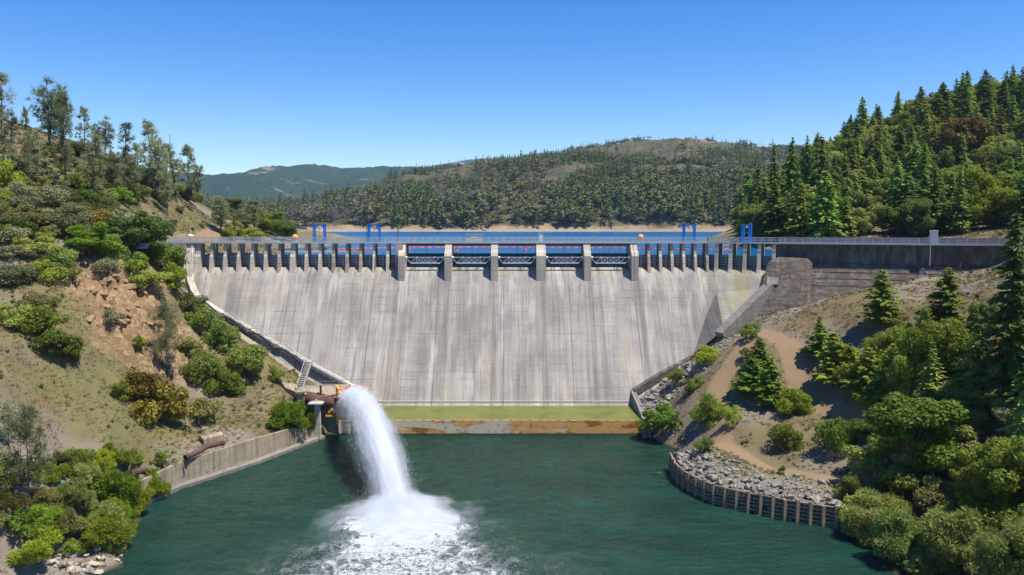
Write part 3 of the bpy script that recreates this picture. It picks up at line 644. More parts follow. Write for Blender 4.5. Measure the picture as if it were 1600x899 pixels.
# radial gate piers
rpx = [627.5, 700, 772.5, 845.5, 918, 992]; rx = [P(p_, 410, 186).x for p_ in rpx]; rw = [1.5, 1.6, 1.6, 2.2, 1.6, 1.6]
RP = [(-5, 30.5), (3.8, 28.4), (4.5, 27.6), (4.5, 33.8), (3.9, 34.6), (2.6, 35.2), (1.5, 36.62), (-5, 36.62)]
for x, w in zip(rx, rw):
    pier('radial_gate_pier', lambda s, d, z, x=x: Vector((x + s, 190 - d, z)), w, RP, M['conc'])
    mb = MB(); mb.solid([(x - w * .45, 185.35, 27.7), (x + w * .45, 185.35, 27.7), (x + .1, 184.6, 26.)], (0, 1.6, .4)); mb.build('pier_toe', M['pale'], dam)
# left end pier and abutment wall
pier('end_pier', lambda s, d, z: Vector((slx[0] - 1.7 + s, 190 - d, z)), 2.0, [(-4, 26), (4.6, 27.4), (3.6, 30.8), (2.4, 33.6), (1.2, 36.62), (-4, 36.62)], M['conc'])
mb = MB(); xl = slx[0] - 2.7
mb.solid([(xl - 6.6, 188.2, 27), (xl, 188.2, 27), (xl, 188.2, 36.6), (xl - 6.6, 188.2, 36.6)], (0, 3, 0)); mb.build('abutment_wall', M['pier_old'], dam)
# left training edge down the face
TE = [face_pt(304, 418), face_pt(303, 440), face_pt(312, 462), face_pt(350, 487), face_pt(430, 533), face_pt(500, 573), face_pt(560, 605)]
mb = MB()
for a, b in zip(TE[:-1], TE[1:]): mb.beam(a + Vector((-.7, -.35, -.2)), b + Vector((-.7, -.35, -.2)), 1.5, .9)
mb.build('training_edge', M['conc'], dam)
# deck
DA = [Vector((xl - 8, 190, 0)), Vector((K1.x, 190, 0)), E1.copy(), W1.copy()]
def off_line(pts, o):
    out = []
    for i, p in enumerate(pts):
        ns = []
        for a, b in ((i - 1, i), (i, i + 1)):
            if a >= 0 and b < len(pts):
                d = (pts[b] - pts[a]).normalized(); ns.append(Vector((d.y, -d.x, 0)))
        n = sum(ns, Vector()).normalized(); out.append(p + n * o / max(n.dot(ns[0]), .5))
    return out
fr = off_line(DA, 1.6); bk = off_line(DA, -3.2)
mb = MB(); mb.loft([[f + Vector((0, 0, DECKZ - .32)), f + Vector((0, 0, DECKZ)), k + Vector((0, 0, DECKZ)), k + Vector((0, 0, DECKZ - .32))] for f, k in zip(fr, bk)], True)
mb.build('deck_slab', M['deck'], dam)
mb = MB(); f2 = off_line(DA, 1.72)
for a, b in zip(f2[:-1], f2[1:]): mb.beam(a + Vector((0, 0, DECKZ - .12)), b + Vector((0, 0, DECKZ - .12)), .1, .34)
mb.build('deck_edge_channel', M['steel'], dam)
mb = MB(); gx0, gx1 = rx[0] + .2, rx[-1] - .2
for yo in (1.2, -.8, -2.6): mb.beam((gx0, 190 - yo, DECKZ - .62), (gx1, 190 - yo, DECKZ - .62), .3, .55)
mb.build('deck_girder', M['dsteel'], dam)
def railing(name, pts, mat, hgt=1.1, sp=2.1, label=None, rails=(.0, .5, 1.1), parent=dam, r=.045):
    mb = MB()
    for a, b in zip(pts[:-1], pts[1:]):
        for z in rails[1:] if rails[0] == 0 else rails: mb.tube([a + Vector((0, 0, z)), b + Vector((0, 0, z))], r, 4)
        n = max(1, int((b - a).length / sp))
        for i in range(n + 1):
            q = a.lerp(b, i / n); mb.tube([q, q + Vector((0, 0, hgt))], r * 1.15, 4)
    return mb.build(name, mat, parent, label=label)
up = Vector((0, 0, DECKZ))
railing('front_railing', [p + up for p in off_line(DA, 1.5)], M['steel'], rails=(0, .12, .42, .76, 1.12), hgt=1.15, sp=1.75, r=.07)
railing('rear_railing', [p + up for p in off_line(DA[:3], -3.1)], M['steel'], rails=(0, .4, .76, 1.12), sp=1.75, r=.06)
mb = MB(); rr = off_line(DA, -3.1)[2:]
mb.loft([[p + Vector((0, 0, DECKZ - .2)), p + Vector((0, 0, DECKZ + 1.25)), p + nC * -.25 + Vector((0, 0, DECKZ + 1.25)), p + nC * -.25 + Vector((0, 0, DECKZ - .2))] for p in rr], True)
mb.build('rear_parapet', M['greywall'], dam)
# slide gates
def slide_gate(pt, w):
    """pt(s,d,z) centred on the bay"""
    root = None
    mb = MB(); mb.loft([[pt(-w / 2, 0.0, 31.05), pt(-w / 2, 0.0, 33.95), pt(-w / 2, -.12, 33.95), pt(-w / 2, -.12, 31.05)], [pt(w / 2, 0.0, 31.05), pt(w / 2, 0.0, 33.95), pt(w / 2, -.12, 33.95), pt(w / 2, -.12, 31.05)]], True)
    g = mb.build('slide_gate', M['gate'], dam)
    mb = MB()
    for z in (31.15, 31.7, 32.3, 32.9, 33.5, 33.9): mb.beam(pt(-w / 2, .14, z), pt(w / 2, .14, z), .26, .1)
    mb.build('gate_rib', M['gaterib'], g)
    mb = MB(); mb.beam(pt(-w / 2 + .02, .05, 31.35), pt(w / 2 - .02, .05, 31.35), .04, .5); mb.build('rusted_plate', M['rustgate'], g)
    mb = MB()
    for o in (.15, .38): mb.tube([pt(o, .34, 31.1), pt(o, .34, 34.15)], .055, 4)
    mb.tube([pt(.27, .34, 34.1), pt(.27, .34, 34.4)], .12, 6); mb.build('gate_stem', M['steel'], g)
allx = slx + [slx[-1] + 2.9]
for a, b in zip(allx[:-1], allx[1:]):
    c = (a + b) / 2; slide_gate(lambda s, d, z, c=c: Vector((c + s, 190.2 - d, z)), b - a - .95)
rr_ = [rx[-1]] + slr
for a, b in zip(rr_[:-1], rr_[1:]):
    c = (a + b) / 2; slide_gate(lambda s, d, z, c=c: Vector((c + s, 190.2 - d, z)), b - a - .95)
for i in range(5):
    c = (i + .5) * LB / 5 - .6; slide_gate(lambda s, d, z, c=c: bpt(c + s, d - .2, z), LB / 5 - .8)
# radial gates
for i in range(5):
    a = rx[i] + rw[i] / 2 + .04; b = rx[i + 1] - rw[i + 1] / 2 - .04
    secs = []
    for k in range(9):
        th = R(-22 + 42 * k / 8); r = 4.6
        secs.append([Vector((a, 187.2 + r * math.cos(th), 32.7 + r * math.sin(th))), Vector((b, 187.2 + r * math.cos(th), 32.7 + r * math.sin(th)))])
    mb = MB()
    for s0, s1 in zip(secs[:-1], secs[1:]):
        o = Vector((0, .1, 0)); mb.loft([[s0[0], s0[1], s0[1] + o, s0[0] + o], [s1[0], s1[1], s1[1] + o, s1[0] + o]], True, False)
    g = mb.build('radial_gate', M['gate'], dam)
    mb = MB(); n = 26; cols = []
    for k in range(n):
        x = a + (b - a) * (k + .5) / n; hw0 = (b - a) / n / 2
        cols += [(x - hw0, 0), (x - .05, 0), (x - .05, .2), (x + .05, .2), (x + .05, 0)]
    cols.append((b, 0))
    mb.loft([[Vector((x, s0[0].y - .02 - o, s0[0].z)) for x, o in cols] for s0 in secs], False)
    mb.build('skin_stiffener', M['gate'], g)
    mb = MB(); y = 187.4; zt, zb = 33.45, 32.1; ins = 1.15
    mb.beam((a, y, zt), (b, y, zt), .16, .14); mb.beam((a + ins, y, zb), (b - ins, y, zb), .2, .26)
    mb.beam((a, y, zt), (a + ins, y, zb), .14, .14); mb.beam((b, y, zt), (b - ins, y, zb), .14, .14)
    nn = 5; xs_ = np.linspace(a + ins, b - ins, nn + 1)
    for k in range(nn):
        if k in (1, 2, 3): mb.beam((xs_[k], y, zb), (xs_[k + 1], y, zt), .09, .1); mb.beam((xs_[k], y, zt), (xs_[k + 1], y, zb), .09, .1)
        elif k == 0: mb.beam((xs_[k], y, zb), (xs_[k + 1], y, zt), .09, .1)
        else: mb.beam((xs_[k], y, zt), (xs_[k + 1], y, zb), .09, .1) if False else mb.beam((xs_[k], y, zb), (xs_[k + 1], y, zt), .09, .1)
    for x in xs_[1:-1]: mb.beam((x, y, zb), (x, y, zt), .1, .1)
    for x in (a + 2.5, b - 2.5):
        mb.beam((x, y, zt), (x, 191.4, 33.6), .12, .14); mb.beam((x, y, zb), (x, 191.4, 31.9), .12, .14)
    mb.build('gate_truss', M['truss'], g)
    for sx, x in ((1, a), (-1, b)):
        mb = MB(); mb.tube([(x - sx * .05, 186.6, zt), (x + sx * .45, 186.6, zt)], .3, 10); mb.beam((x + sx * .2, 186.6, zt), (x + sx * .4, 187.5, zt), .3, .3); mb.build('trunnion', M['truss'], g, True)
    mb = MB(); mb.tube([((a + b) / 2, 190.8, 34), ((a + b) / 2, 190.8, 36.7)], .06, 4); mb.build('hoist_rod', M['dsteel'], g)
# things standing on the deck
def at_deck(px, back=-1.0):
    a, b = ray(px, 376); x = a * (190 - back)
    if x <= K1.x: return Vector((x, 190 - back, DECKZ)), Vector((1, 0, 0)), Vector((0, -1, 0))
    for s in np.arange(0, 80, .05):
        q = (K1 + dB * s) if s < LB else (E1 + dC * (s - LB)); q = q - (nB if s < LB else nC) * -back
        if 800 + F * q.x / q.y * 1.0 >= px: return Vector((q.x, q.y, DECKZ)), (dB if s < LB else dC), (nB if s < LB else nC)
    return q, dC, nC
def gantry(px, label, side=False):
    q, dd, nn = at_deck(px, -1.2 if not side else -2.)
    if side: dd, nn = (dd * .35 + nn * .9).normalized(), None; nn = Vector((dd.y, -dd.x, 0))
    t_ = thing('gate_hoist_gantry', label, 'hoist gantry', q, 'blue gate hoist gantries on the deck')
    w, h = 2.5, 4.05; U = Vector((0, 0, 1))
    for s in (-1, 1):
        mb = MB()
        for o in (-.85, .85): mb.beam(q + dd * (s * w / 2) + nn * o, q + dd * (s * w / 2) + nn * o + U * h, .3, .28)
        for z in (1.0, 2.2, 3.3): mb.beam(q + dd * (s * w / 2) - nn * .85 + U * z, q + dd * (s * w / 2) + nn * .85 + U * z, .1, .1)
        mb.build('leg_frame', M['blue'], t_)
    mb = MB()
    for o in (-.85, .85):
        mb.beam(q - dd * (w / 2 + .15) + nn * o + U * h, q + dd * (w / 2 + .15) + nn * o + U * h, .28, .36)
        for s in (-1, 1): mb.beam(q + dd * (s * w / 2) + nn * o + U * (h - .95), q + dd * (s * (w / 2 - .75)) + nn * o + U * (h - .1), .14, .14)
    mb.beam(q - nn * .85 + U * h, q + nn * .85 + U * h, .2, .2); mb.build('crossbeam', M['blue'], t_)
    mb = MB(); mb.box(q + U * .15, (w + .4, 1.9, .22), (dd.x, dd.y)); mb.build('base_frame', M['blue'], t_)
    mb = MB(); mb.lathe(q + U * (h - .75), [(.02, 0), (.25, .06), (.3, .25), (.22, .42), (.04, .5)], 10); hb = mb.build('hoist', M['orange'], t_, True)
    mb = MB(); mb.tube([q + U * .4, q + U * (h - .7)], .03, 4); mb.build('hoist_chain', M['dsteel'], hb)
gantry(499.5, 'blue steel hoist gantry on the dam deck, leftmost of the four')
gantry(585, 'blue steel hoist gantry on the deck beside a thin grey mast, second from the left')
gantry(1076.5, 'blue steel hoist gantry standing alone on the right half of the straight deck')
gantry(1165.5, 'blue steel hoist gantry seen edge-on over the turned right end of the spillway', True)
def small(name, label, cat, px, w, h, dpt, mat, back=-.9, extra=None):
    q, dd, nn = at_deck(px, back); t_ = thing(name, label, cat, q)
    mb = MB(); mb.box(q + Vector((0, 0, h / 2)), (w, dpt, h), (dd.x, dd.y)); mb.build('cabinet_body', mat, t_)
    mb = MB(); mb.box(q + Vector((0, 0, h + .06)), (w + .2, dpt + .2, .12), (dd.x, dd.y)); mb.build('lid', M['steel'], t_)
    mb = MB(); mb.box(q + nn * (dpt / 2 + .02) + Vector((0, 0, h / 2)), (w * .46, .04, h * .8), (dd.x, dd.y)); mb.build('door', mat, t_)
    return t_, q
small('control_cabinet', 'long low pale grey cabinet with brown stains on the deck above the second gate bay', 'cabinet', 741, 3.8, 1.75, 1.1, M['cabinet'], 1.2 - 1.2)
small('control_cabinet', 'tall narrow white cabinet on the deck above the middle pier', 'cabinet', 845, 1.0, 2.0, .8, M['white'], 0.)
for px, lb in ((461, 'orange rounded hoist cover on the deck left of the first blue gantry'), (1001, 'orange rounded hoist cover on the deck at the right end of the radial gates')):
    q, dd, nn = at_deck(px, -.6); t_ = thing('hoist_cover', lb, 'hoist cover', q)
    MB().lathe(q + Vector((0, 0, .7)), [(.75, 0), (.78, .4), (.6, .85), (.3, 1.1), (.02, 1.15)], 14).build('cover', M['orange'], t_, True)
    MB().box(q + Vector((0, 0, .35)), (1.2, 1.2, .7)).build('pedestal', M['steel'], t_)
for px, lb, hh in ((573.5, 'thin dark mast on the deck just left of the second blue gantry', 5.), (622, 'thin dark mast on the deck at the left end of the radial gates', 4.), (627 - 42 + 2, None, 0)):
    if lb:
        q, dd, nn = at_deck(px, 1.3); t_ = thing('mast', lb, 'mast', q)
        MB().tube([q - Vector((0, 0, .2)), q + Vector((0, 0, hh - 1.6))], .09, 6).build('mast_pole', M['dsteel'], t_)
        MB().box(q + Vector((0, 0, hh - 1.4)), (.2, .2, .5)).build('mast_head', M['dsteel'], t_)
# white pump gate tower on the wing wall with its pipe
q, dd, nn = at_deck(1458, 1.75); t_ = thing('intake_housing', 'tall narrow white housing standing on the wing wall with a thin pipe down the wall', 'gate housing', q)
MB().box(q + Vector((0, 0, 1.35)) + nn * -.5, (1.5, 1.3, 3.1), (dd.x, dd.y)).build('housing', M['white'], t_)
MB().box(q + Vector((0, 0, 2.75)) + nn * -.5, (1.7, 1.5, .14), (dd.x, dd.y)).build('roof', M['cabinet'], t_)
mb = MB(); e = q + nn * .3 - dd * .6; mb.tube([e + Vector((0, 0, 2.5)), e - Vector((0, 0, 4.6))], .1, 6); mb.build('downpipe', M['steel'], t_)
# red-white little things at the left deck end
q, dd, nn = at_deck(298, -.8); t_ = thing('siren_post', 'white dish on a short post with red lamp, left end of the deck', 'signal post', q)
MB().tube([q, q + Vector((0, 0, 3.1))], .06, 6).build('post', M['white'], t_)
MB().lathe(q + Vector((0, 0, 1.3)), [(.1, 0), (.75, .1), (.72, .3), (.4, .42), (.03, .45)], 12).build('dish', M['white'], t_, True)
MB().lathe(q + Vector((-.95, 0, 1.3)), [(.02, 0), (.22, .1), (.22, .34), (.02, .45)], 8).build('lamp', M['red'], t_, True)
mb = MB(); mb.tube([q + Vector((-.95, 0, 0)), q + Vector((-.95, 0, 1.35))], .04, 5); mb.build('lamp_post', M['steel'], t_)
# white maintenance platform at left abutment
q = Vector((xl - 3.1, 187.2, 33.95)); t_ = thing('maintenance_platform', 'white narrow platform hung on the left abutment wall below the deck', 'platform', q)
MB().box(q, (6.2, 1.7, .28)).build('platform_deck', M['white'], t_)
mb = MB(); mb.tube([q + Vector((1.2, -.7, .1)), q + Vector((1.2, -.7, 3.6))], .07, 5); mb.tube([q + Vector((1.2, -.7, 3.5)), q + Vector((-2.8, -.7, 3.5))], .06, 5); mb.build('support_post', M['steel'], t_)
# white drain pipe round the end pier
mb = MB(); pp = [P(300, 384, 185.5), P(300.5, 402, 184.8), P(297, 420, 184.3), P(295.5, 438, 183.), P(298, 452, 182), P(305, 465, 180.4)]
tag(mb.tube(pp, .1, 7).build('drain_pipe', M['steel'], None, True), 'thin pale drain pipe bending down beside the end pier at left', 'pipe')
# stair walkway down the left contact
STP = [(278, 443, 1.2), (310, 467, 1.6), (320, 466, 1.6), (348, 490, 1.6), (366, 489, 1.6), (396, 513, 1.5), (412, 514, 1.5), (438, 537, 1.4), (452, 538, 1.4), (482, 562, 1.2), (548, 598, 1.0)]
sp = [face_pt(a, b) + Vector((-.3, -1.2, .2)) for a, b, c in STP]
t_ = thing('stairway', 'long grey metal stairway with railings stepping down the left edge of the dam face', 'stairs', sp[0] + Vector((0, 0, -1.5)))
mb = MB(); W = Vector((-.45, -.75, 0)).normalized() * .95
for a, b in zip(sp[:-1], sp[1:]): mb.beam(a - Vector((0, 0, 1.15)) + W / 2, b - Vector((0, 0, 1.15)) + W / 2, 1.0, .14)
for a, b in zip(sp[:-1], sp[1:]):
    n = max(1, int((b - a).length / .5))
    for k in range(n): c = a.lerp(b, (k + .5) / n); mb.box(c - Vector((0, 0, 1.0)) + W / 2, (.3, 1.0, .1), (1, -.4))
mb.build('treads', M['dsteel'], t_)
for nm, o in (('front_handrail', W), ('wall_handrail', Vector())):
    mb = MB(); pts = [p + o for p in sp]
    mb.tube(pts, .075, 5); mb.tube([p - Vector((0, 0, .5)) for p in pts], .05, 5)
    for a, b in zip(pts[:-1], pts[1:]):
        n = max(1, int((b - a).length / 1.7))
        for k in range(n): c = a.lerp(b, k / n); mb.tube([c, c - Vector((0, 0, 1.15))], .05, 4)
    mb.build(nm, M['steel'], t_)
# concrete footing wall under the stairway, towards the valve platform
F0 = [(285, 452), (330, 484), (380, 513), (430, 548), (470, 575), (530, 606), (552, 612)]
fp = [face_pt(a, b) + Vector((-.8, -2.4, -.6)) for a, b in F0]
mb = MB(); mb.loft([[p, p + Vector((-.3, -.5, -.1)), p + Vector((-.6, -1.2, -3.5)), p + Vector((.5, 2.5, -3.5)), p + Vector((.4, 1.2, 0))] for p in fp], True)
tag(mb.build('footing_wall', M['tan'], None), 'tan sloping concrete footing wall running beneath the long metal stairway', 'wall')
mb = MB(); secs = []
for (ax_, ay_), (bx_, by_), yb in (((425, 548), (432, 585), 160.5), ((455, 568), (446, 606), 158.5), ((490, 590), (470, 616), 157.2), ((525, 607), (512, 622), 157.), ((552, 615), (556, 628), 157.6)):
    tpt = face_pt(ax_, ay_) + Vector((-.9, -3.2, -1.)); bpt_ = P(bx_, by_, yb)
    secs.append([tpt, bpt_, bpt_ + Vector((0, 1, -6)), tpt + Vector((.5, 3, -8)), tpt + Vector((.2, 1., 0))])
mb.loft(secs, True)
tag(mb.build('valve_house_wall', M['tan'], None), 'stained tan concrete wall behind the outlet platform, below the stairway', 'wall')
# steep steps
a = P(483, 566, 162.5); b = P(468, 612, 156.); t_ = thing('steep_steps', 'short steep flight of grey steps dropping to the outlet platform', 'stairs', b)
d = b - a; mb = MB(); mb.beam(a, b, 1.3, .3)
for k in range(14): c = a.lerp(b, (k + .5) / 14); mb.box(c + Vector((0, -.1, .12)), (1.3, .35, .12))
mb.build('treads', M['greywall'], t_)
mb = MB()
for s in (-.7, .7): mb.tube([a + Vector((s, 0, .9)), b + Vector((s, 0, .9))], .06, 5); mb.tube([b + Vector((s, 0, 0)), b + Vector((s, 0, .9))], .06, 5); mb.tube([a + Vector((s, 0, 0)), a + Vector((s, 0, .9))], .06, 5)
mb.build('handrail', M['pale'], t_)
# outlet works
oz = P(480, 618, 153).z
t_ = thing('outlet_platform', 'tan concrete outlet platform with pillars, grating and a rust-red roof beside the water jet', 'outlet works', (-38, 153, 0))
mb = MB(); s1 = P(462, 609, 152.5); s2 = P(520, 618, 153.5); s3 = P(548, 598, 158); s4 = P(478, 600, 157)
mb.solid([s1, s2, s3 - Vector((0, 0, .3)), s4 - Vector((0, 0, .2))], (0, 0, -.35)); mb.build('platform_slab', M['tan'], t_)
mb = MB(); c = P(470, 613, 151.8); mb.box(c + Vector((0, 0, 0)), (1.7, 1.4, .4)); mb.box(c - Vector((0, 0, 2.)), (1.2, 1., 3.8)); mb.build('grated_block', M['tan'], t_)
mb = MB(); c = P(494, 630, 149.6); cz = c.z
mb.loft([[c + Vector((x * r, y * r, z)) for x, y in ((-1, -.8), (1, -.8), (1, .8), (-1, .8))] for r, z in ((.1, .75), (.22, .45), (1.35, .12), (1.35, -.12))], True)
mb.box((c.x + .25, c.y, (cz - .12 + .3) / 2), (1.0, .9, cz - .4)); mb.build('capped_pillar', M['pale'], t_)
mb = MB(); r1 = P(548, 612, 153.2); r2 = P(582, 615, 153.4); r3 = P(586, 604, 157); r4 = P(556, 601, 157)
mb.solid([P(505, 619, 152.6), r1, r2 - Vector((1, 0, 0)), r3 - Vector((1, 0, 0)), r4], (0, 0, -.25)); mb.build('rusty_roof', M['rustroof'], t_)
for px, py in ((501, 624), (549, 640)):
    mb = MB(); q = P(px, py - 20, 152.9); mb.box((q.x, q.y, q.z / 2 + .2), (.35, .35, q.z)); mb.build('roof_post', M['rust'], t_)
mb = MB()
for i in range(14):
    for j in (0, 1): 
        q = P(478 + i * 3.4, 606, 156.3); mb.tube([q - Vector((0, 0, .5)), q + Vector((0, 0, 1.3))], .035, 4)
for z in (-.3, .1, .5, .9, 1.3): q = P(478, 606, 156.3); q2 = P(524, 606, 156.3); mb.tube([q + Vector((0, 0, z)), q2 + Vector((0, 0, z))], .035, 4)
mb.build('mesh_guard', M['steel'], t_)
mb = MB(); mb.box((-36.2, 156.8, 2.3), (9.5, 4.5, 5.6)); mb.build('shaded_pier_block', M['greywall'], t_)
mb = MB(); a = P(480, 623, 152.2); b = P(545, 634, 151.); mb.tube([a, a.lerp(b, .1), a.lerp(b, .5), b], [1.25, 1.15, 1.05, 1.0], 16)
for k in (.12, .45, .75): c = a.lerp(b, k); mb.tube([c, c + (b - a).normalized() * .25], 1.3, 16)
mb.build('valve_pipe', M['rust'], t_, True)
mb = MB(); mb.beam(P(513, 645, 150.5), P(520, 638, 150.5), .3, .4); mb.beam(P(520, 638, 150.5), P(522, 646, 150.5), .3, .4); mb.box(P(515, 650, 150.5), (1.4, .5, .35)); mb.build('yellow_bracket', M['yellow'], t_)
t_ = thing('jib_hoist', 'yellow steel jib hoist standing beside the top of the water jet', 'hoist', P(527, 640, 151.5))
mb = MB(); a = P(527, 640, 151.5); b = P(526.5, 605, 151.5); mb.beam(a - Vector((0, 0, 3)), b + Vector((0, 0, .3)), .36, .36); mb.build('mast', M['yellow'], t_)
mb = MB(); c = P(525.5, 603.5, 151.5); e = P(532, 616, 149.5); mb.beam(c, e, .32, .4); mb.beam(P(526, 616, 151.5), e, .2, .25); mb.build('boom', M['yellow'], t_)
MB().box(P(532, 609, 150.5), (.8, .7, .5)).build('winch', M['orange'], t_)
# retaining wall of the left bank
t_ = thing('retaining_wall', 'long tan concrete retaining wall with dark water stains along the left bank', 'retaining wall', wallb[2])
hh = [3.6, 3.9, 4.2, 4.3, 3.9, 2.6]
mb = MB(); secs = []
for i, (q, h) in enumerate(zip(wallb, hh)):
    d = (wallb[min(i + 1, 5)] - wallb[max(i - 1, 0)]).normalized(); n = Vector((-d.y, d.x, 0))
    secs.append([q + Vector((0, 0, -2)), q + n * .05 + Vector((0, 0, h)), q + n * .55 + Vector((0, 0, h)), q + n * 1.2 + Vector((0, 0, -2))])
mb.loft(secs, True); mb.build('wall_face', M['tan'], t_)
mb = MB(); secs = []
for i, (q, h) in enumerate(zip(wallb, hh)):
    d = (wallb[min(i + 1, 5)] - wallb[max(i - 1, 0)]).normalized(); n = Vector((-d.y, d.x, 0))
    secs.append([q - n * .7 + Vector((0, 0, -2)), q - n * .7 + Vector((0, 0, .5)), q + n * .02 + Vector((0, 0, .8)), q + n * .02 + Vector((0, 0, -2))])
mb.loft(secs, True); mb.build('wall_footing', M['greywall'], t_)
# rusty pipes
def pipe(name, label, pts, r, mouth=True, col='rust'):
    t_ = thing(name, label, 'pipe', pts[0])
    mb = MB(); mb.tube(pts, r, 18, cap=True); mb.build('pipe_run', M[col], t_, True)
    d = (Vector(pts[0]) - Vector(pts[1])).normalized(); p0 = Vector(pts[0])
    mb = MB(); mb.tube([p0 - d * .12, p0 + d * .06], r * 1.14, 18); mb.build('pipe_rim', M['rust'], t_, True)
    mb = MB(); mb.tube([p0 + d * .05, p0 + d * .075], r * .92, 18); mb.build('dark_mouth', M['black'], t_)
a = P(290, 715, 122.5)
pipe('discharge_pipe', 'rusty steel pipe ending over the top of the retaining wall', [a, a + Vector((.8, 1.9, .1)), a + Vector((1.7, 4.6, .5)), a + Vector((3.0, 8, .1))], .42)
mb = MB(); q = P(290.5, 722, 122.2); tag(mb.solid([q + Vector((-.5, 0, .3)), q + Vector((.5, 0, .3)), q + Vector((.05, -.1, -1.3))], (0, .06, 0)).build('pipe_drip_flap', M['dsteel'], None), 'small dark drip flap hanging below the rusty pipe mouth', 'flap')
a = P(206, 741, 115.); pipe('discharge_pipe', 'short rusty pipe stub sticking out at the near end of the retaining wall', [a, a + Vector((.7, 1.2, .15)), a + Vector((1.2, 2.2, -.3))], .5)
a = ground(62, 852) + Vector((0, 0, .5)); b = P(-30, 925, 84)
t_ = thing('drain_line', 'large rusty pipe lying on the bare bank in the bottom left corner', 'pipe', a)
MB().tube([a + Vector((1, 1, -.6)), a, b.lerp(a, .5) + Vector((0, 0, .3)), b], .62, 16).build('pipe_run', M['rust'], t_, True)
mb = MB(); c = a.lerp(b, .35) + Vector((0, 0, .15)); mb.tube([c, c + (b - a).normalized() * .3], .7, 16); mb.build('pipe_collar', M['rust'], t_, True)
# concrete block
q = ground(330, 690); t_ = thing('concrete_vault', 'pale tan concrete vault with a ridged top sitting on the grass above the wall', 'vault', q)
ax = Vector((.55, .83, 0)).normalized(); bx = Vector((ax.y, -ax.x, 0))
mb = MB(); mb.loft([[q + ax * s + bx * o + Vector((0, 0, z)) for o, z in ((-.75, -.6), (-.75, .75), (0, 1.15), (.75, .75), (.75, -.6))] for s in (-2., 2.)], True); mb.build('vault_shell', M['tan'], t_)
mb = MB(); mb.add([q - ax * 2.02 + bx * o + Vector((0, 0, z)) for o, z in ((-.6, -.4), (-.6, .6), (.6, .6), (.6, -.4))], [(0, 1, 2, 3)]); mb.solid([q - ax * 2.03 + bx * o + Vector((0, 0, z)) for o, z in ((-.5, -.3), (-.5, .5), (.5, .5), (.5, -.3))], -ax * .03); mb.build('end_grille', M['dsteel'], t_)
# crib wall of the right bank
t_ = thing('timber_crib_wall', 'curved weathered timber crib wall with upright posts and stacked rails at the right bank', 'crib wall', cribb[3])
fine = []
for i in range(len(cribb) - 1):
    for k in range(8): fine.append(cribb[i].lerp(cribb[i + 1], k / 8))
fine.append(cribb[-1]); 
for _ in range(6): fine = [fine[0]] + [(fine[i - 1] + fine[i] * 2 + fine[i + 1]) / 4 for i in range(1, len(fine) - 1)] + [fine[-1]]
cum = [0]
for a, b in zip(fine[:-1], fine[1:]): cum.append(cum[-1] + (b - a).length)
def crib_at(s):
    s = min(max(s, 0), cum[-1] - 1e-4); i = max(k for k in range(len(cum) - 1) if cum[k] <= s)
    p = fine[i].lerp(fine[i + 1], (s - cum[i]) / (cum[i + 1] - cum[i])); d = (fine[i + 1] - fine[i]).normalized(); return p, d, Vector((d.y, -d.x, 0))
CH = 3.0; npost = 19; L_ = cum[-1]
for k in range(npost):
    s = .3 + (L_ - .6) * (k / (npost - 1)) ** .88; p, d, n = crib_at(s); tl = random.uniform(-.05, .05)
    mb = MB(); mb.beam(p + n * .32 + Vector((0, 0, -1)), p + n * (.26 + tl) + Vector((0, 0, CH + random.uniform(-.05, .3))), .42, .42); mb.build('post', M['timber'], t_)
nseg = 40
for lv in range(6):
    mb = MB(); z = .15 + lv * .54
    for k in range(nseg):
        a, d, n = crib_at(L_ * k / nseg); b, d2, n2 = crib_at(L_ * (k + 1) / nseg); j = random.uniform(-.05, .05)
        if lv < 5 and random.random() < .03: continue
        mb.beam(a + n * (.12 + j) + Vector((0, 0, z + random.uniform(-.03, .03))), b + n2 * (.12 + j) + Vector((0, 0, z)), .24, .24)
    mb.build('rail', M['timber'], t_)
mb = MB()
for k in range(0, 60):
    p, d, n = crib_at(L_ * k / 60); 
    for lv in range(5): mb.beam(p - n * 1.2 + Vector((0, 0, .42 + lv * .54)), p + n * .12 + Vector((0, 0, .42 + lv * .54)), .22, .24)
mb.build('tie_timber', M['timberdark'], t_)
mb = MB(); secs = [[crib_at(L_ * k / 40)[0] - crib_at(L_ * k / 40)[2] * o + Vector((0, 0, z)) for o, z in ((.5, -1.5), (.5, CH - .25), (2.5, CH - .2), (2.5, -1.5))] for k in range(41)]
mb.loft(secs, True); mb.build('rock_fill', M['darkrock'], t_)
# pipe rail on the right bank and chainlink fence by the wing wall
mb = MB(); a = P(1000, 634, 156.5); b = P(1100, 636, 154.5); t_ = thing('bank_pipe', 'thin grey pipe running across the riprap from the training wall', 'pipe', a)
mb.tube([a, b], .17, 8).build('pipe_run', M['steel'], t_, True)
mb = MB()
for k in (.3, .6, .85): c = a.lerp(b, k); mb.box(c - Vector((0, 0, .6)), (.5, .4, 1.2))
mb.build('pipe_support', M['greywall'], t_)
t_ = thing('wire_fence', 'low grey wire fence along the slope beneath the wing wall', 'fence', ground(1480, 430))
fpts = [ground(px, py) for px, py in ((1412, 440), (1440, 435), (1470, 429), (1500, 425), (1530, 419))]
mb = MB()
for i, q in enumerate(fpts): mb.tube([q - Vector((0, 0, .4)), q + Vector((0, 0, 1.9))], .06, 5)
mb.build('fence_post', M['steel'], t_)
mb = MB()
for a, b in zip(fpts[:-1], fpts[1:]):
    mb.tube([a + Vector((0, 0, 1.85)), b + Vector((0, 0, 1.85))], .035, 4)
    for k in range(0, 20): u0 = a.lerp(b, k / 20); u1 = a.lerp(b, min(1, (k + 2) / 20)); mb.tube([u0, u1 + Vector((0, 0, 1.8))], .008, 3, False); mb.tube([u0 + Vector((0, 0, 1.8)), u1], .008, 3, False)
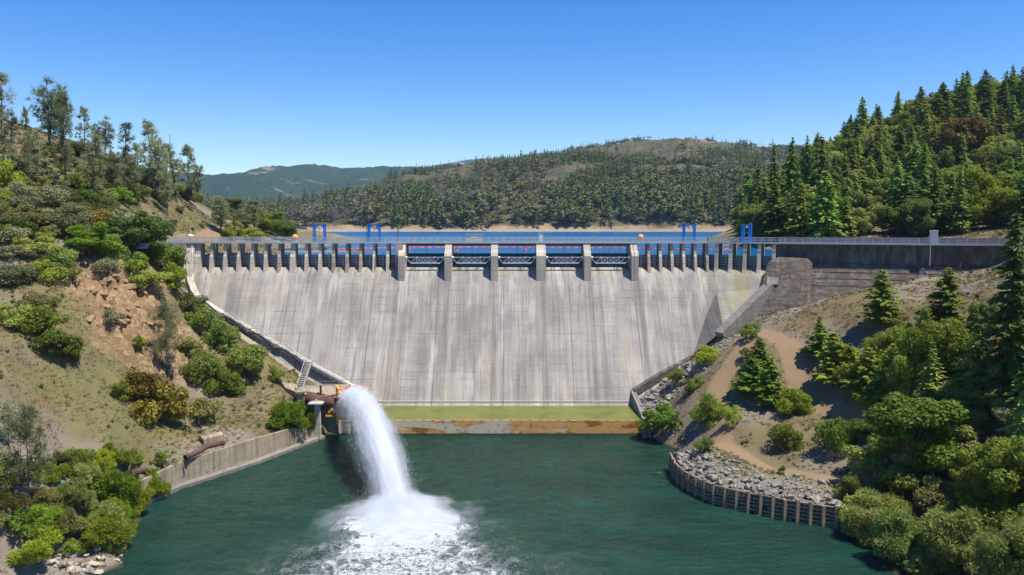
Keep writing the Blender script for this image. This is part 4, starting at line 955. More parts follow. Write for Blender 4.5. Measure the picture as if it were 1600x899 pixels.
mb.build('wire_mesh', M['steel'], t_)
q = ground(1280, 463); t_ = thing('valve_stand', 'small blue valve stand with a pipe on the slope below the wing wall', 'valve', q)
MB().box(q + Vector((0, 0, .5)), (.7, .6, .9)).build('valve_body', M['blue'], t_)
MB().tube([q + Vector((.2, 0, .9)), q + Vector((1.2, 1.2, 1.3)), q + Vector((1.8, 1.5, 1.6))], .08, 6).build('feed_pipe', M['white'], t_)
# booms and buoys on the reservoir
t_ = thing('float_boom', 'long red float boom strung across the reservoir behind the dam', 'float boom', Pz(800, 387, RES))
bp_ = [Pz(475, 386, RES), Pz(495, 391, RES), Pz(560, 389, RES), Pz(640, 387.2, RES), Pz(740, 386.6, RES), Pz(850, 387.4, RES), Pz(940, 387.8, RES), Pz(1000, 388.6, RES), Pz(1090, 390, RES), Pz(1130, 391, RES), Pz(1160, 384, RES)]
bl = [0]
for a, b in zip(bp_[:-1], bp_[1:]): bl.append(bl[-1] + (b - a).length)
def boom_at(s):
    i = max(k for k in range(len(bl) - 1) if bl[k] <= min(s, bl[-1] - 1e-3)); return bp_[i].lerp(bp_[i + 1], (min(s, bl[-1]) - bl[i]) / (bl[i + 1] - bl[i]))
nf = int(bl[-1] / 2.55); nf = min(nf, 98)
for k in range(nf):
    a = boom_at(bl[-1] * (k + .06) / nf); b = boom_at(bl[-1] * (k + .94) / nf)
    MB().tube([a, a.lerp(b, .06), a.lerp(b, .94), b], [.16, .27, .27, .16], 8).build('float', M['red'], t_, True)
for px, py, lb in ((714, 395, 'small red buoy afloat behind the second gate bay from the left'), (821, 392.5, 'small upright red buoy afloat behind the middle gate bay')):
    q = Pz(px, py, RES); t_ = thing('buoy', lb, 'buoy', q)
    MB().lathe(q + Vector((0, 0, -.3)), [(.02, 0), (.4, .15), (.45, .5), (.3, .8), (.04, .95)], 10).build('buoy_body', M['red'], t_, True)
    MB().tube([q + Vector((0, 0, .5)), q + Vector((0, 0, 1.1))], .05, 5).build('buoy_ring', M['red'], t_)
# shed among the trees, poles on the hill
q = P(206, 388, 172); t_ = thing('white_shed', 'white-roofed shed half hidden by trees left of the dam', 'shed', q - Vector((0, 0, 2.6)))
b = q - Vector((0, 0, 2.6)); MB().box(b + Vector((0, 2, 1.3)), (4.6, 3.6, 2.6)).build('shed_wall', M['dsteel'], t_)
mb = MB(); mb.loft([[b + Vector((s, o, z)) for o, z in ((-.2, 2.6), (2, 3.7), (4.2, 2.6), (4.2, 2.45), (-.2, 2.45))] for s in (-2.6, 2.6)], True); mb.build('shed_roof', M['white'], t_)
MB().box(b + Vector((0, -.3, .3)), (3.6, .8, .3)).build('step', M['white'], t_)
for px, py, py0, lb in ((11, 288, 245, 'tall pale pole rising from bushes at the far left edge'), (55, 335, 318, 'short white stake on the bare slope at left')):
    q = ground(px, py); hgt = (py - py0) / F * q.y; t_ = thing('utility_pole' if py0 < 300 else 'marker_stake', lb, 'pole' if py0 < 300 else 'stake', q)
    MB().tube([q - Vector((0, 0, .5)), q + Vector((0, 0, hgt))], [.2, .15], 8).build('pole_shaft', M['pale'], t_)
    MB().box(q + Vector((0, 0, hgt)), (.42, .3, .2)).build('pole_cap', M['steel'], t_)
# ------------------------------------------------------------------ plants
def unit(v): return v / np.maximum(np.linalg.norm(v, axis=1, keepdims=True), 1e-6)
def cards(C, N, a, b, T=None):
    n = len(C); N = unit(N)
    T = rng.normal(size=(n, 3)) if T is None else T
    T = unit(T - N * (T * N).sum(1, keepdims=True)); B = np.cross(N, T)
    a = np.broadcast_to(np.reshape(a, (-1, 1)), (n, 1)) / 2; b = np.broadcast_to(np.reshape(b, (-1, 1)), (n, 1)) / 2
    # kite shaped leaf
    V = np.stack([C - T * a, C + B * b - T * a * .1, C + T * a, C - B * b - T * a * .1], 1).reshape(-1, 3)
    return V, np.arange(n * 4).reshape(-1, 4)
def sph(n, zmin=-1.):
    z = rng.uniform(zmin, 1, n); t_ = rng.uniform(0, 2 * np.pi, n); r = np.sqrt(1 - z * z)
    return np.c_[r * np.cos(t_), r * np.sin(t_), z]
def broad(name, Rr, H, zb, ncl, nleaf, leaf, cr=.36, thin=.6, irr=.25, tuft=0, open_=0.):
    """crown between zb and H; returns crown mesh and trunk mesh"""
    cz = (H + zb) / 2; rz = (H - zb) / 2
    d = sph(ncl, -.75); rad = rng.uniform(.35, .82, (ncl, 1)) ** .6
    cc = d * rad * np.array([Rr, Rr, rz]) * (1 + rng.normal(size=(ncl, 1)) * irr * .4) * .9 + [0, 0, cz]
    crs = Rr * cr * rng.uniform(.6, 1.3, ncl)
    per = (crs ** 2); per = (per / per.sum() * nleaf).astype(int) + 3
    Cs, Ns, Ts = [], [], []
    for c, r, k in zip(cc, crs, per):
        s_ = sph(k); q = rng.uniform(.25, 1.05, (k, 1)) ** .45
        sub = sph(7) * .8
        w = sub[rng.integers(0, 7, k)]; s2 = unit(s_ * .75 + w * .55)
        fl = np.array([1, 1, .75])
        Cs.append(c + s2 * q * r * fl); Ns.append(s_ + rng.normal(size=(k, 3)) * .55 + [0, 0, .25]); Ts.append(unit(s2 + [0, 0, .35 if tuft else .0]) + rng.normal(size=(k, 3)) * (.35 if tuft else 2))
    C = np.concatenate(Cs); N = np.concatenate(Ns); T = np.concatenate(Ts)
    keep = C[:, 2] > .02 * H; C, N, T = C[keep], N[keep], T[keep]
    if tuft: N = np.cross(unit(T), rng.normal(size=T.shape)) + rng.normal(size=T.shape) * .2
    sz = leaf * rng.uniform(.65, 1.35, len(C))
    V, Fc = cards(C, N, sz, sz * thin, T)
    crown = mesh_np(name + '_crown', V, Fc, FOL['oak'])
    mb = MB(); tr = .035 * H if zb > .15 * H else .02 * H
    jit = lambda s: Vector((random.uniform(-s, s), random.uniform(-s, s), 0))
    if zb > .15 * H:
        mb.tube([(0, 0, -.8), jit(.03 * H) + Vector((0, 0, zb * .6)), jit(.05 * H) + Vector((0, 0, cz))], [tr * 1.2, tr * .9, tr * .45], 7)
    for c in cc[:26]:
        s0 = Vector((0, 0, zb * random.uniform(.7, 1.2))) if zb > .15 * H else Vector((0, 0, -.2)); c = Vector(c)
        mb.tube([s0, s0.lerp(c, .5) + jit(.04 * H) + Vector((0, 0, .03 * H)), c], [tr * .45, tr * .28, tr * .1], 4)
    return crown, mb
PWR = [.72]
def fir(name, H, Rr, nwh, per, leaf, droop=.25, dens=1., dead=False):
    C, N, T, S = [], [], [], []
    lean = rng.normal(size=2) * .014; PWR[0] = rng.uniform(.52, .85)
    br = []
    for w in range(nwh):
        f = (w + rng.uniform(-.3, .3)) / nwh; z = H * (.05 + .94 * f); L0 = Rr * (1 - f) ** PWR[0] * (1 if f > .12 else .75 + 2 * f)
        nb = rng.integers(6, 9)
        for b in range(nb):
            th = rng.uniform(0, 2 * np.pi); L = max(.15, L0 * rng.uniform(.5, 1.25)); k = max(3, int(per * L / Rr * dens))
            u_ = np.sort(rng.uniform(.08, 1, k)); rr = u_ * L
            wd = .30 * L * (1.05 - u_) + .12
            side = rng.uniform(-1, 1, k) * wd
            d = np.array([np.cos(th), np.sin(th)]); e = np.array([-d[1], d[0]])
            zz = z + rr * (.18 * (1 - f) + .1) * (1 - f * .3) - rr * rr / max(L, .3) * droop * 1.6 - np.abs(side) * .25 + rng.normal(size=k) * .07
            C.append(np.c_[rr[:, None] * d + side[:, None] * e + lean * z, zz])
            N.append(np.c_[rng.normal(size=(k, 2)) * .35 + d * .25, np.full(k, 1.)])
            T.append(np.c_[d + e * (side / wd * .9)[:, None], np.full(k, -.25)]); S.append(leaf * rng.uniform(.7, 1.4, k) * (1.1 - .35 * f))
            if b % 2 == 0 and f < .9: br.append((Vector((lean[0] * z, lean[1] * z, z)), Vector((d[0] * L * .85, d[1] * L * .85, z + L * .02))))
    C, N, T, S = map(np.concatenate, (C, N, T, S)); V, Fc = cards(C, N, S, S * .6, T)
    crown = mesh_np(name + '_crown', V, Fc, FOL['fir'])
    mb = MB(); tr = .016 * H; mb.tube([(0, 0, -.8), (lean[0] * H * .5, lean[1] * H * .5, H * .5), (lean[0] * H, lean[1] * H, H)], [tr, tr * .6, tr * .08], 7)
    for a, b in br[::3]: mb.tube([a, b], [tr * .2, tr * .05], 3)
    return crown, mb
def greypine(name, H, Rr, nst, ncl, leafs, leaf=.42):
    mb = MB(); tips = []
    for s in range(nst):
        th = random.uniform(0, 6.28); sp = random.uniform(.02, .12) * (s > 0 or nst > 1); h = H * random.uniform(.8, 1) if s else H
        f0 = Vector((0, 0, 0)); pts = [Vector((0, 0, -.8)) if s == 0 else Vector((0, 0, H * .18))]; rs = [.016 * H]
        for k in range(1, 6):
            f = k / 5; pts.append(Vector((math.cos(th) * sp * H * f + random.uniform(-.2, .2), math.sin(th) * sp * H * f + random.uniform(-.2, .2), (0 if s == 0 else H * .18) + (h - (0 if s == 0 else H * .18)) * f))); rs.append(.016 * H * (1 - .85 * f) * (.8 if s else 1))
        mb.tube(pts, rs, 6)
        for c in range(ncl):
            f = random.uniform(.16, 1.0) ** .85; i = min(int(f * 5), 4); b = pts[i].lerp(pts[i + 1], f * 5 - i)
            a = random.uniform(0, 6.28); env = math.sin(math.pi * min(1, (f - .08) / .97) ** .95) * .85 + .18; L = Rr * env * random.uniform(.35, 1.1)
            e = b + Vector((math.cos(a) * L, math.sin(a) * L, L * random.uniform(.1, .55)))
            mb.tube([b, b.lerp(e, .5) - Vector((0, 0, .1 * L)), e], [.045 * H / 10, .03 * H / 10, .012], 3); tips.append((e, Rr * random.uniform(.2, .38)))
            if random.random() < .6: tips.append((b.lerp(e, .6) + Vector((random.uniform(-.4, .4), random.uniform(-.4, .4), .3)), Rr * random.uniform(.12, .24)))
        tips.append((pts[-1], Rr * .22))
    C, T = [], []; k = max(6, leafs // len(tips))
    for e, r in tips:
        d = sph(k, -.6); C.append(np.array(e) + d * rng.uniform(.1, 1, (k, 1)) * r * [1, 1, 1.25]); T.append(d + [0, 0, .35])
    C = np.concatenate(C); T = np.concatenate(T); N = np.cross(T, rng.normal(size=T.shape)) + [0, 0, .2]
    S = leaf * rng.uniform(.6, 1.4, len(C)); V, Fc = cards(C, N, S, S * .34, T)
    return mesh_np(name + '_crown', V, Fc, FOL['pine']), mb
def snag(H):
    mb = MB(); b = [Vector((0, 0, -.5))]
    for k in range(1, 5): b.append(Vector((random.uniform(-.2, .2), random.uniform(-.2, .2), H * k / 4)))
    mb.tube(b, [.02 * H, .017 * H, .013 * H, .008 * H, .003 * H], 5)
    for k in range(16):
        f = random.uniform(.35, .97); a = random.uniform(0, 6.28); L = H * .16 * (1.2 - f); z = H * f
        mb.tube([(0, 0, z), (math.cos(a) * L, math.sin(a) * L, z + L * random.uniform(-.2, .5))], [.004 * H, .001 * H], 3)
    return mb
LIB = {}
def lib(kind, cm, mb, W, H, bark=None):
    me = bpy.data.meshes.new(kind + '_trunk'); me.from_pydata([tuple(v) for v in mb.v], [], mb.f); me.materials.append(bark or BARK); me.update()
    LIB.setdefault(kind, []).append((cm, me, W, H))
for i in range(4): lib('bush', *broad('bush', 3, 4.6, -.6, 16 + 3 * i, 4200, .36, .40, .62, .5), 5.3, 4.4)
for i in range(3): lib('smallbush', *broad('bush', 1.5, 2.6, -.3, 10, 1300, .26, .42, .6, .5), 2.7, 2.5)
for i in range(4): lib('tree', *broad('tree', 4.6, 11, 2.6, 30, 9000, .42, .30, .62, .35), 8.6, 10.6)
for i in range(4): lib('full', *broad('full', 4.6, 9, -.8, 42, 12000, .40, .27, .62, .35), 8.4, 8.5)
for i in range(3): lib('willow', *broad('willow', 3.2, 5., -.8, 22, 9000, .5, .34, .24, .35, 1), 6.0, 4.8)
for i in range(3): lib('sparse', *broad('sparse', 2.2, 5.5, .3, 22, 1500, .3, .26, .5, .6), 4.8, 5.6)
for i, (r_, d_, w_) in enumerate(((3.6, .25, 38), (4.3, .35, 34), (3.2, .2, 40), (4.6, .3, 30), (3.8, .4, 36), (4.0, .15, 32))): lib('fir', *fir('fir', 18, r_, w_, 34, .84, d_, rng.uniform(.8, 1.1)), 7.4, 18)
for i in range(3): lib('youngfir', *fir('youngfir', 8, 2.5, 28, 40, .46, .12), 4.6, 7.8)
for i, (a, b) in enumerate([(1, 62), (2, 40), (1, 56), (3, 32), (2, 46)]): lib('pine', *greypine('pine', 20, 3.6, a, b, 9500), 7.6, 20.5)
lib('nearpine', *greypine('nearpine', 11, 4.2, 1, 60, 9000, .34), 8, 11.3)
for c in (0, 1, 2): lib('snag', None, snag(18), 3, 18, SNAG)
CNT = {}
def plant_at(kind, q, w, h, mat, label, cat, group=None, name=None, var=None, rot=None, single=False, lean=(0, 0)):
    L = LIB[kind]; i = CNT.get(kind, 0) if var is None else var; CNT[kind] = CNT.get(kind, 0) + 1; cm, tm, W, H = L[i % len(L)]
    sc = (w / W, w / W, h / H); rz = random.uniform(0, 6.28) if rot is None else rot
    if cm is None:
        o = link(name, tm, None, q); o.scale = sc; o.rotation_euler = (lean[0], lean[1], rz); return tag(o, label, cat, group)
    o = bpy.data.objects.new(name, None); COL.objects.link(o); o.location = q; o.scale = sc; o.rotation_euler = (lean[0], lean[1], rz); tag(o, label, cat, group)
    for nm, me in (('crown', cm), ('trunk' if kind not in ('bush', 'smallbush', 'willow') else 'stems', tm)):
        c = bpy.data.objects.new(nm, me); COL.objects.link(c); c.parent = o
        if nm == 'crown': c.material_slots[0].link = 'OBJECT'; c.material_slots[0].material = FOL[mat]
    return o
NAMES = {'bush': ('bush', 'bush'), 'smallbush': ('bush', 'bush'), 'tree': ('broadleaf_tree', 'tree'), 'willow': ('willow_bush', 'willow'), 'full': ('broadleaf_tree', 'tree'), 'sparse': ('sparse_tree', 'tree'), 'fir': ('fir_tree', 'fir tree'), 'youngfir': ('young_fir', 'fir tree'), 'pine': ('grey_pine', 'pine tree'), 'nearpine': ('grey_pine', 'pine tree'), 'snag': ('dead_tree', 'dead tree')}
def plant(kind, px, py, wp, hp, mat, label, group=None, D=None, lean=(0, 0), hs=1.):
    q = ground(px, py) if D is None else P(px, py, D)
    if kind == 'youngfir': wp *= 1.4
    if D is not None: G = GL if q.x < 0 else GR; q.z = G.h(q.x, q.y) if (q.y < 420) else q.z
    w = wp / F * q.y; h = hp / F * q.y * hs
    if kind == 'tree' and wp < 175: kind = 'full'
    if kind in ('bush', 'smallbush', 'willow', 'full') and D is None:
        G = GL if q.x < 0 else GR; q = q + Vector((q.x / q.y, 1, 0)) * (w * .3); zz = G.h(q.x, q.y); h = max(h - (zz - q.z) * .7, h * .6); q.z = zz
    if kind == 'bush' and w < 3.6: kind = 'smallbush'
    nm, cat = NAMES[kind]; return plant_at(kind, q, w, h, mat, label, cat, group, nm, lean=lean)
RP_ = 'grey pines along the left ridge'
for e in [
 ('pine', 3, 222, 36, 104, 'tallest grey pine cut by the left picture edge on the ridge'),
 ('pine', 18, 225, 22, 46, 'small pale grey pine just right of the edge pine on the left ridge'),
 ('pine', 47, 292, 20, 118, 'slim grey pine in front of the ridge, left of the big forked pine'),
 ('pine', 80, 238, 46, 112, 'tallest forked grey pine on the ridge with a dense dark crown'),
 ('pine', 98, 240, 40, 104, 'leaning grey pine crowding the right side of the forked pine'),
 ('pine', 104, 302, 34, 152, 'long-trunked grey pine rooted low on the slope under the ridge group'),
 ('pine', 60, 292, 26, 90, 'thin dark grey pine between the slim pine and the long-trunked pine'),
 ('pine', 134, 250, 28, 78, 'grey pine with a rounded top right of the ridge group'),
 ('pine', 165, 245, 26, 62, 'grey pine with twin stems in the gap before the lone round one'),
 ('pine', 154, 246, 20, 50, 'short grey pine leaning against the twin-stemmed pine'),
 ('pine', 196, 268, 28, 74, 'lone grey pine with a tidy round crown against the sky'),
 ('pine', 144, 322, 40, 106, 'broad low grey pine on the bare slope below the ridge'),
 ('pine', 237, 300, 36, 106, 'tall dense grey pine at the left of the right ridge group'),
 ('pine', 250, 318, 34, 116, 'tall grey pine with a dark double trunk in the right ridge group'),
 ('pine', 203, 322, 36, 76, 'bushy low grey pine beneath the lone round pine'),
 ('pine', 218, 296, 26, 70, 'thin grey pine left of the tall dense pine'),
 ('pine', 277, 318, 38, 90, 'pale grey pine right of the double-trunked pine'),
 ('pine', 294, 316, 36, 86, 'pale feathery grey pine near the right end of the ridge group'),
 ('pine', 310, 318, 22, 68, 'small leaning grey pine standing last on the ridge against far hills'),
 ('pine', 347, 366, 34, 58, 'grey pine with a dark trunk beside the dirt track behind the dam'),
 ('pine', 398, 364, 36, 50, 'grey pine right of the dirt track behind the dam'),
 ('pine', 262, 338, 26, 78, 'slanting thin grey pine on the tan slope above the deck end'),
 ('pine', 10, 262, 24, 60, 'grey pine low at the left edge under the tallest one'),
 ('pine', 176, 300, 26, 72, 'grey pine between the low broad pine and the bushy one'),
 ]: plant(e[0], e[1], e[2], e[3], e[4], 'pine', e[5], RP_, lean=(random.uniform(-.05, .05), random.uniform(-.06, .06)))
plant('snag', 268, 292, 14, 82, None, 'bare dead pine between the two ridge crowns')
plant('nearpine', 45, 792, 74, 150, 'pine', 'large near grey pine with a dark trunk above the bottom left willows')
plant('nearpine', 262, 592, 46, 112, 'pine', 'sparse grey-green pine left of the green oaks on the slope')
plant('pine', 14, 700, 30, 75, 'pine', 'dim grey pine at the left edge halfway down')
for e in [
 ('bush', 8, 305, 46, 62, 'bright', 'bright yellow-green bush below the pale pole at the left edge'),
 ('bush', 12, 336, 50, 34, 'bright', 'low bright bush under the pole bush at the left edge'),
 ('bush', 42, 372, 76, 38, 'olive', 'broad olive bush on the left edge of the slope beneath the white stake'),
 ('bush', 20, 388, 44, 34, 'grey', 'spiky grey-green bush at the left edge below the olive one'),
 ('bush', 62, 408, 62, 38, 'oak', 'rounded dark olive bush left of the bright yellow-green oak'),
 ('bush', 100, 372, 56, 36, 'olive', 'brown-olive bush above the bright yellow-green oak'),
 ('bush', 146, 368, 54, 40, 'golden', 'orange-tinged bush in the middle of the upper left thicket'),
 ('bush', 120, 362, 46, 40, 'grey', 'grey-green bush touching the orange-tinged one'),
 ('tree', 140, 420, 76, 62, 'bright', 'bright yellow-green oak in the middle of the left thicket'),
 ('bush', 180, 415, 42, 50, 'oak', 'dark oak with a shaded underside right of the bright oak'),
 ('bush', 95, 425, 50, 36, 'oak', 'dark green bush below the bright oak, left part'),
 ('tree', 205, 402, 96, 74, 'oak', 'spreading brownish oak over the white shed'),
 ('tree', 236, 392, 60, 54, 'olive', 'olive oak touching the left end of the dam deck'),
 ('bush', 170, 350, 50, 24, 'green', 'bright green bush behind the spreading oak'),
 ('bush', 252, 428, 60, 46, 'green', 'fresh green bush just left of the abutment wall'),
 ('bush', 212, 438, 50, 40, 'green', 'green bush below the white shed'),
 ('bush', 270, 462, 40, 48, 'bright', 'bright green bush under the abutment wall by the stair top'),
 ('bush', 232, 468, 58, 38, 'oak', 'dark rounded bush above the tan rock outcrop'),
 ('bush', 165, 442, 34, 30, 'grey', 'grey brush at the top of the tan rock outcrop'),
 ('bush', 62, 442, 58, 40, 'green', 'green bush at the top of the bare slope'),
 ('bush', 102, 448, 46, 36, 'oak', 'deep green bush hanging over the top of the bare slope'),
 ('bush', 20, 452, 58, 38, 'grey', 'grey-green bush at the left edge on top of the bare slope'),
 ('bush', 18, 410, 44, 24, 'grey', 'small pale bush on the bare patch at the left edge'),
 ('bush', 20, 520, 50, 46, 'oak', 'dark green bush at the left edge of the hanging thicket'),
 ('bush', 58, 540, 62, 56, 'green', 'bright green bush in the middle of the hanging thicket on the bare slope'),
 ('bush', 88, 578, 66, 54, 'green', 'lowest green bush of the hanging thicket'),
 ('bush', 112, 580, 32, 46, 'golden', 'rusty brown bush at the right tip of the hanging thicket'),
 ('bush', 60, 500, 50, 36, 'olive', 'thin olive bush at the top of the hanging thicket'),
 ('bush', 181, 521, 32, 26, 'grey', 'small grey-green bush below the tan rock outcrop'),
 ('bush', 216, 560, 30, 34, 'green', 'small green bush right of the grey one below the outcrop'),
 ('bush', 315, 528, 54, 56, 'oak', 'dark green oak bush beside the upper stairway'),
 ('bush', 346, 552, 50, 48, 'oak', 'green oak bush next down the stairway'),
 ('bush', 385, 600, 62, 62, 'oak', 'large green oak bush nearest the lower stairway'),
 ('bush', 318, 612, 54, 60, 'oak', 'shaded oak bush left of the large stairway one'),
 ('bush', 352, 626, 50, 54, 'green', 'brightest green bush at the foot of the oak row'),
 ('bush', 300, 500, 40, 40, 'olive', 'olive bush under the head of the stairway'),
 ('bush', 296, 568, 40, 40, 'olive', 'dull olive bush between the sparse pine and the oaks'),
 ('bush', 222, 640, 66, 56, 'golden', 'upper golden-brown bush of the pair on the grass slope'),
 ('bush', 252, 678, 88, 88, 'golden', 'large golden-brown bush, lower of the pair on the grass slope'),
 ('bush', 190, 632, 32, 30, 'green', 'little green bush on the left side of the golden pair'),
 ('bush', 320, 664, 50, 40, 'olive', 'dome-shaped olive bush right of the golden pair'),
 ('bush', 434, 600, 24, 24, 'green', 'small round green bush on the slope left of the steep steps'),
 ('willow', 452, 692, 62, 56, 'bright', 'light green bush spilling over the far end of the retaining wall'),
 ('willow', 478, 684, 34, 40, 'green', 'fresh green bush beside the capped pillar'),
 ('bush', 122, 752, 44, 50, 'green', 'dark green bush alone on the grass above the willows'),
 ('sparse', 255, 732, 40, 36, 'green', 'wispy green shrub just above the retaining wall'),
 ('willow', 246, 790, 52, 52, 'bright', 'yellow-green willow in front of the near end of the wall'),
 ('willow', 172, 812, 98, 78, 'bright', 'largest yellow-green willow on the left bank'),
 ('willow', 172, 866, 84, 60, 'bright', 'round yellow-green willow leaning over the water at bottom left'),
 ('willow', 112, 826, 70, 66, 'willow', 'dull green willow behind the round one'),
 ('willow', 84, 866, 70, 60, 'olive', 'brownish twiggy willow left of the round one'),
 ('bush', 36, 862, 50, 58, 'green', 'glossy dark green bush above the large rusty pipe'),
 ('smallbush', 110, 880, 26, 30, 'bright', 'small leafy bush among the boulders at bottom left'),
 ('willow', 205, 760, 40, 40, 'green', 'green willow right by the short pipe stub'),
 ('sparse', 270, 600, 30, 40, 'twig', 'grey leafless shrub under the sparse pine'),
 # right bank
 ('bush', 1104, 574, 32, 32, 'bright', 'bright round bush near the top of the riprap by the dam'),
 ('bush', 1054, 608, 26, 30, 'green', 'upper left bush of the trio in the riprap'),
 ('bush', 1075, 622, 28, 30, 'bright', 'brighter lower bush of the trio in the riprap'),
 ('smallbush', 1092, 606, 16, 18, 'green', 'smallest bush of the trio in the riprap'),
 ('bush', 1172, 538, 28, 28, 'green', 'bush at the bend of the path under the mossy wall'),
 ('smallbush', 1166, 566, 22, 22, 'willow', 'pale bush left of the young firs'),
 ('bush', 1036, 690, 66, 54, 'green', 'round dense bush at the water beside the training wall'),
 ('bush', 1104, 674, 44, 56, 'green', 'upright leafy bush left of the narrow path'),
 ('bush', 1144, 672, 28, 34, 'bright', 'lime green bush right of the narrow path'),
 ('bush', 1098, 712, 30, 24, 'green', 'low bush in the rocks behind the crib wall'),
 ('bush', 1228, 708, 44, 44, 'green', 'green bush in the gravel slope right of the lime one'),
 ('bush', 1304, 716, 50, 60, 'green', 'green bush by the path near the big maple'),
 ('bush', 1242, 656, 48, 52, 'bright', 'bright round bush at the edge of the upper path'),
 ('smallbush', 1224, 744, 14, 14, 'bright', 'tiny green plant in the boulders behind the crib wall'),
 ('smallbush', 1250, 690, 12, 12, 'bright', 'tiny bush beside the path in the gravel'),
 ('willow', 1326, 796, 58, 48, 'willow', 'small yellowish willow at the right end of the crib wall'),
 ('willow', 1362, 862, 100, 84, 'willow', 'rounded olive willow over the water right of the crib wall'),
 ('willow', 1424, 900, 110, 96, 'willow', 'middle olive willow of the bottom right bank'),
 ('willow', 1500, 905, 120, 110, 'willow', 'large feathery willow at bottom right'),
 ('willow', 1575, 930, 110, 110, 'willow', 'willow filling the bottom right corner'),
 ('tree', 1425, 790, 170, 172, 'green', 'big bright maple above the bottom right willows'),
 ('tree', 1490, 760, 90, 110, 'olive', 'dull olive tree behind the big maple'),
 ('tree', 1582, 830, 130, 150, 'green', 'bright green tree at the lower right edge'),
 ('tree', 1515, 800, 60, 90, 'green', 'green tree between the big maple and the edge tree'),
 ('sparse', 1585, 690, 60, 66, 'twig', 'bare grey-twigged shrub in deep shade at the right edge'),
 ('sparse', 1560, 715, 44, 42, 'twig', 'small bare grey shrub in deep shade right of the maple'),
 ('bush', 1520, 700, 60, 60, 'oak', 'dark bush in the shade behind the maple'),
 ('tree', 1508, 690, 66, 80, 'olive', 'yellowish tree below the dark fir'),
 ('youngfir', 1186, 572, 30, 46, 'firlit', 'uppermost of the three young firs left of the path'),
 ('youngfir', 1178, 614, 48, 58, 'firlit', 'broad young fir in the middle left of the path'),
 ('youngfir', 1202, 636, 46, 78, 'firlit', 'tallest young fir left of the path'),
 ('youngfir', 1374, 506, 48, 86, 'firlit', 'lone young fir on the open slope under the wing wall'),
 ('youngfir', 1280, 562, 38, 66, 'firlit', 'pointed fir at the top of the row along the path'),
 ('youngfir', 1302, 602, 54, 84, 'firlit', 'second fir down the row along the path'),
 ('bush', 1330, 618, 46, 50, 'green', 'leafy bush within the row of firs along the path'),
 ('youngfir', 1352, 626, 50, 84, 'firlit', 'third fir down the row along the path'),
 ('youngfir', 1392, 630, 54, 92, 'firlit', 'fourth fir down the row along the path'),
 ('tree', 1422, 640, 64, 120, 'green', 'leafy tree amid the firs with a bright crown'),
 ('youngfir', 1476, 520, 56, 100, 'firlit', 'young fir beside the dark rocks on the upper slope'),
 ('tree', 1470, 620, 92, 140, 'green', 'broad bright tree below the rocky knoll fir'),
 ('youngfir', 1440, 590, 50, 96, 'firlit', 'fir in front of the rocky knoll'),
 ('tree', 1388, 600, 60, 80, 'green', 'leafy tree squeezed between the fourth fir and the bright-crowned tree'),
 ('bush', 1318, 585, 40, 44, 'bright', 'lime bush behind the second fir of the path row'),
 ('bush', 1370, 645, 50, 44, 'green', 'low leafy bush at the foot of the fir row'),
 ('youngfir', 1330, 600, 40, 64, 'firlit', 'small fir behind the third one of the path row'),
 ('bush', 1412, 560, 44, 50, 'bright', 'bright bush above the leafy tree amid the firs'),
 ('bush', 1405, 520, 22, 24, 'olive', 'small bush right of the lone young fir'),
 ('fir', 1455, 660, 70, 130, 'fir', 'dark fir in the shaded hollow'),
 ('fir', 1520, 650, 84, 160, 'fir', 'dark fir left of the giant one'),
 ('fir', 1572, 660, 118, 335, 'fir', 'giant dark fir at the right edge taller than the deck'),
 ('fir', 1618, 560, 100, 240, 'fir', 'dark fir cut off by the right picture edge'),
 ('tree', 1535, 560, 50, 90, 'oak', 'shaded oak against the giant fir'),
 ('fir', 1600, 720, 90, 170, 'fir', 'shaded fir low at the right edge'),
 ]: plant(*e[:5], e[5], e[6])
# thicket scattered behind and between, on the left hill
def visible(q):
    px, py = proj(q); return -40 < px < 1640 and -20 < py < 930
placed = []
def far_enough(q, d):
    for p in placed:
        if (p[0] - q[0]) ** 2 + (p[1] - q[1]) ** 2 < d * d: return False
    placed.append((q[0], q[1])); return True
for k in range(1400):
    px = random.uniform(-10, 455); py = random.uniform(235, 400)
    q = ground(px, py)
    if q.y > 400 or q.y < 150 or GL.at('path', q.x, q.y) > .2 or q.z < RES + 1.2: continue
    n = vnoise(q.x / 22 + 5, q.y / 22, 77); 
    bare = (180 < px < 340 and 320 < py < 385)
    if bare and random.random() < .7: continue
    if 280 < px < 470 and 376 < py < 402: continue
    if n < .25 and random.random() < .5: continue
    if not far_enough(q, 3.6 if not bare else 5): continue
    w = random.uniform(2.8, 6.6) * (.42 if bare else 1)
    plant_at('sparse' if random.random() < .16 else 'bush' if w > 3.6 else 'smallbush', q, w, w * random.uniform(.55, .85), random.choice(['oak', 'olive', 'olive', 'grey', 'olive', 'green', 'grey']), 'bush of the mixed thicket covering the upper left hill', 'bush', 'thicket bushes on the upper left hill', 'bush')
    if len(placed) > 175: break
for px, py, w, h, m in [(425, 362, 44, 36, 'green'), (445, 364, 34, 40, 'oak'), (380, 346, 50, 26, 'green'), (372, 366, 40, 22, 'oak'), (335, 346, 40, 24, 'green'), (405, 340, 44, 30, 'oak'), (430, 345, 40, 30, 'olive'), (360, 330, 40, 22, 'green')]:
    plant('tree', px, py, w, h, m, 'rounded tree of the shore grove behind the left end of the dam', 'shore grove trees behind the left end of the dam', D=260 + max(0, 366 - py) * 4.5)

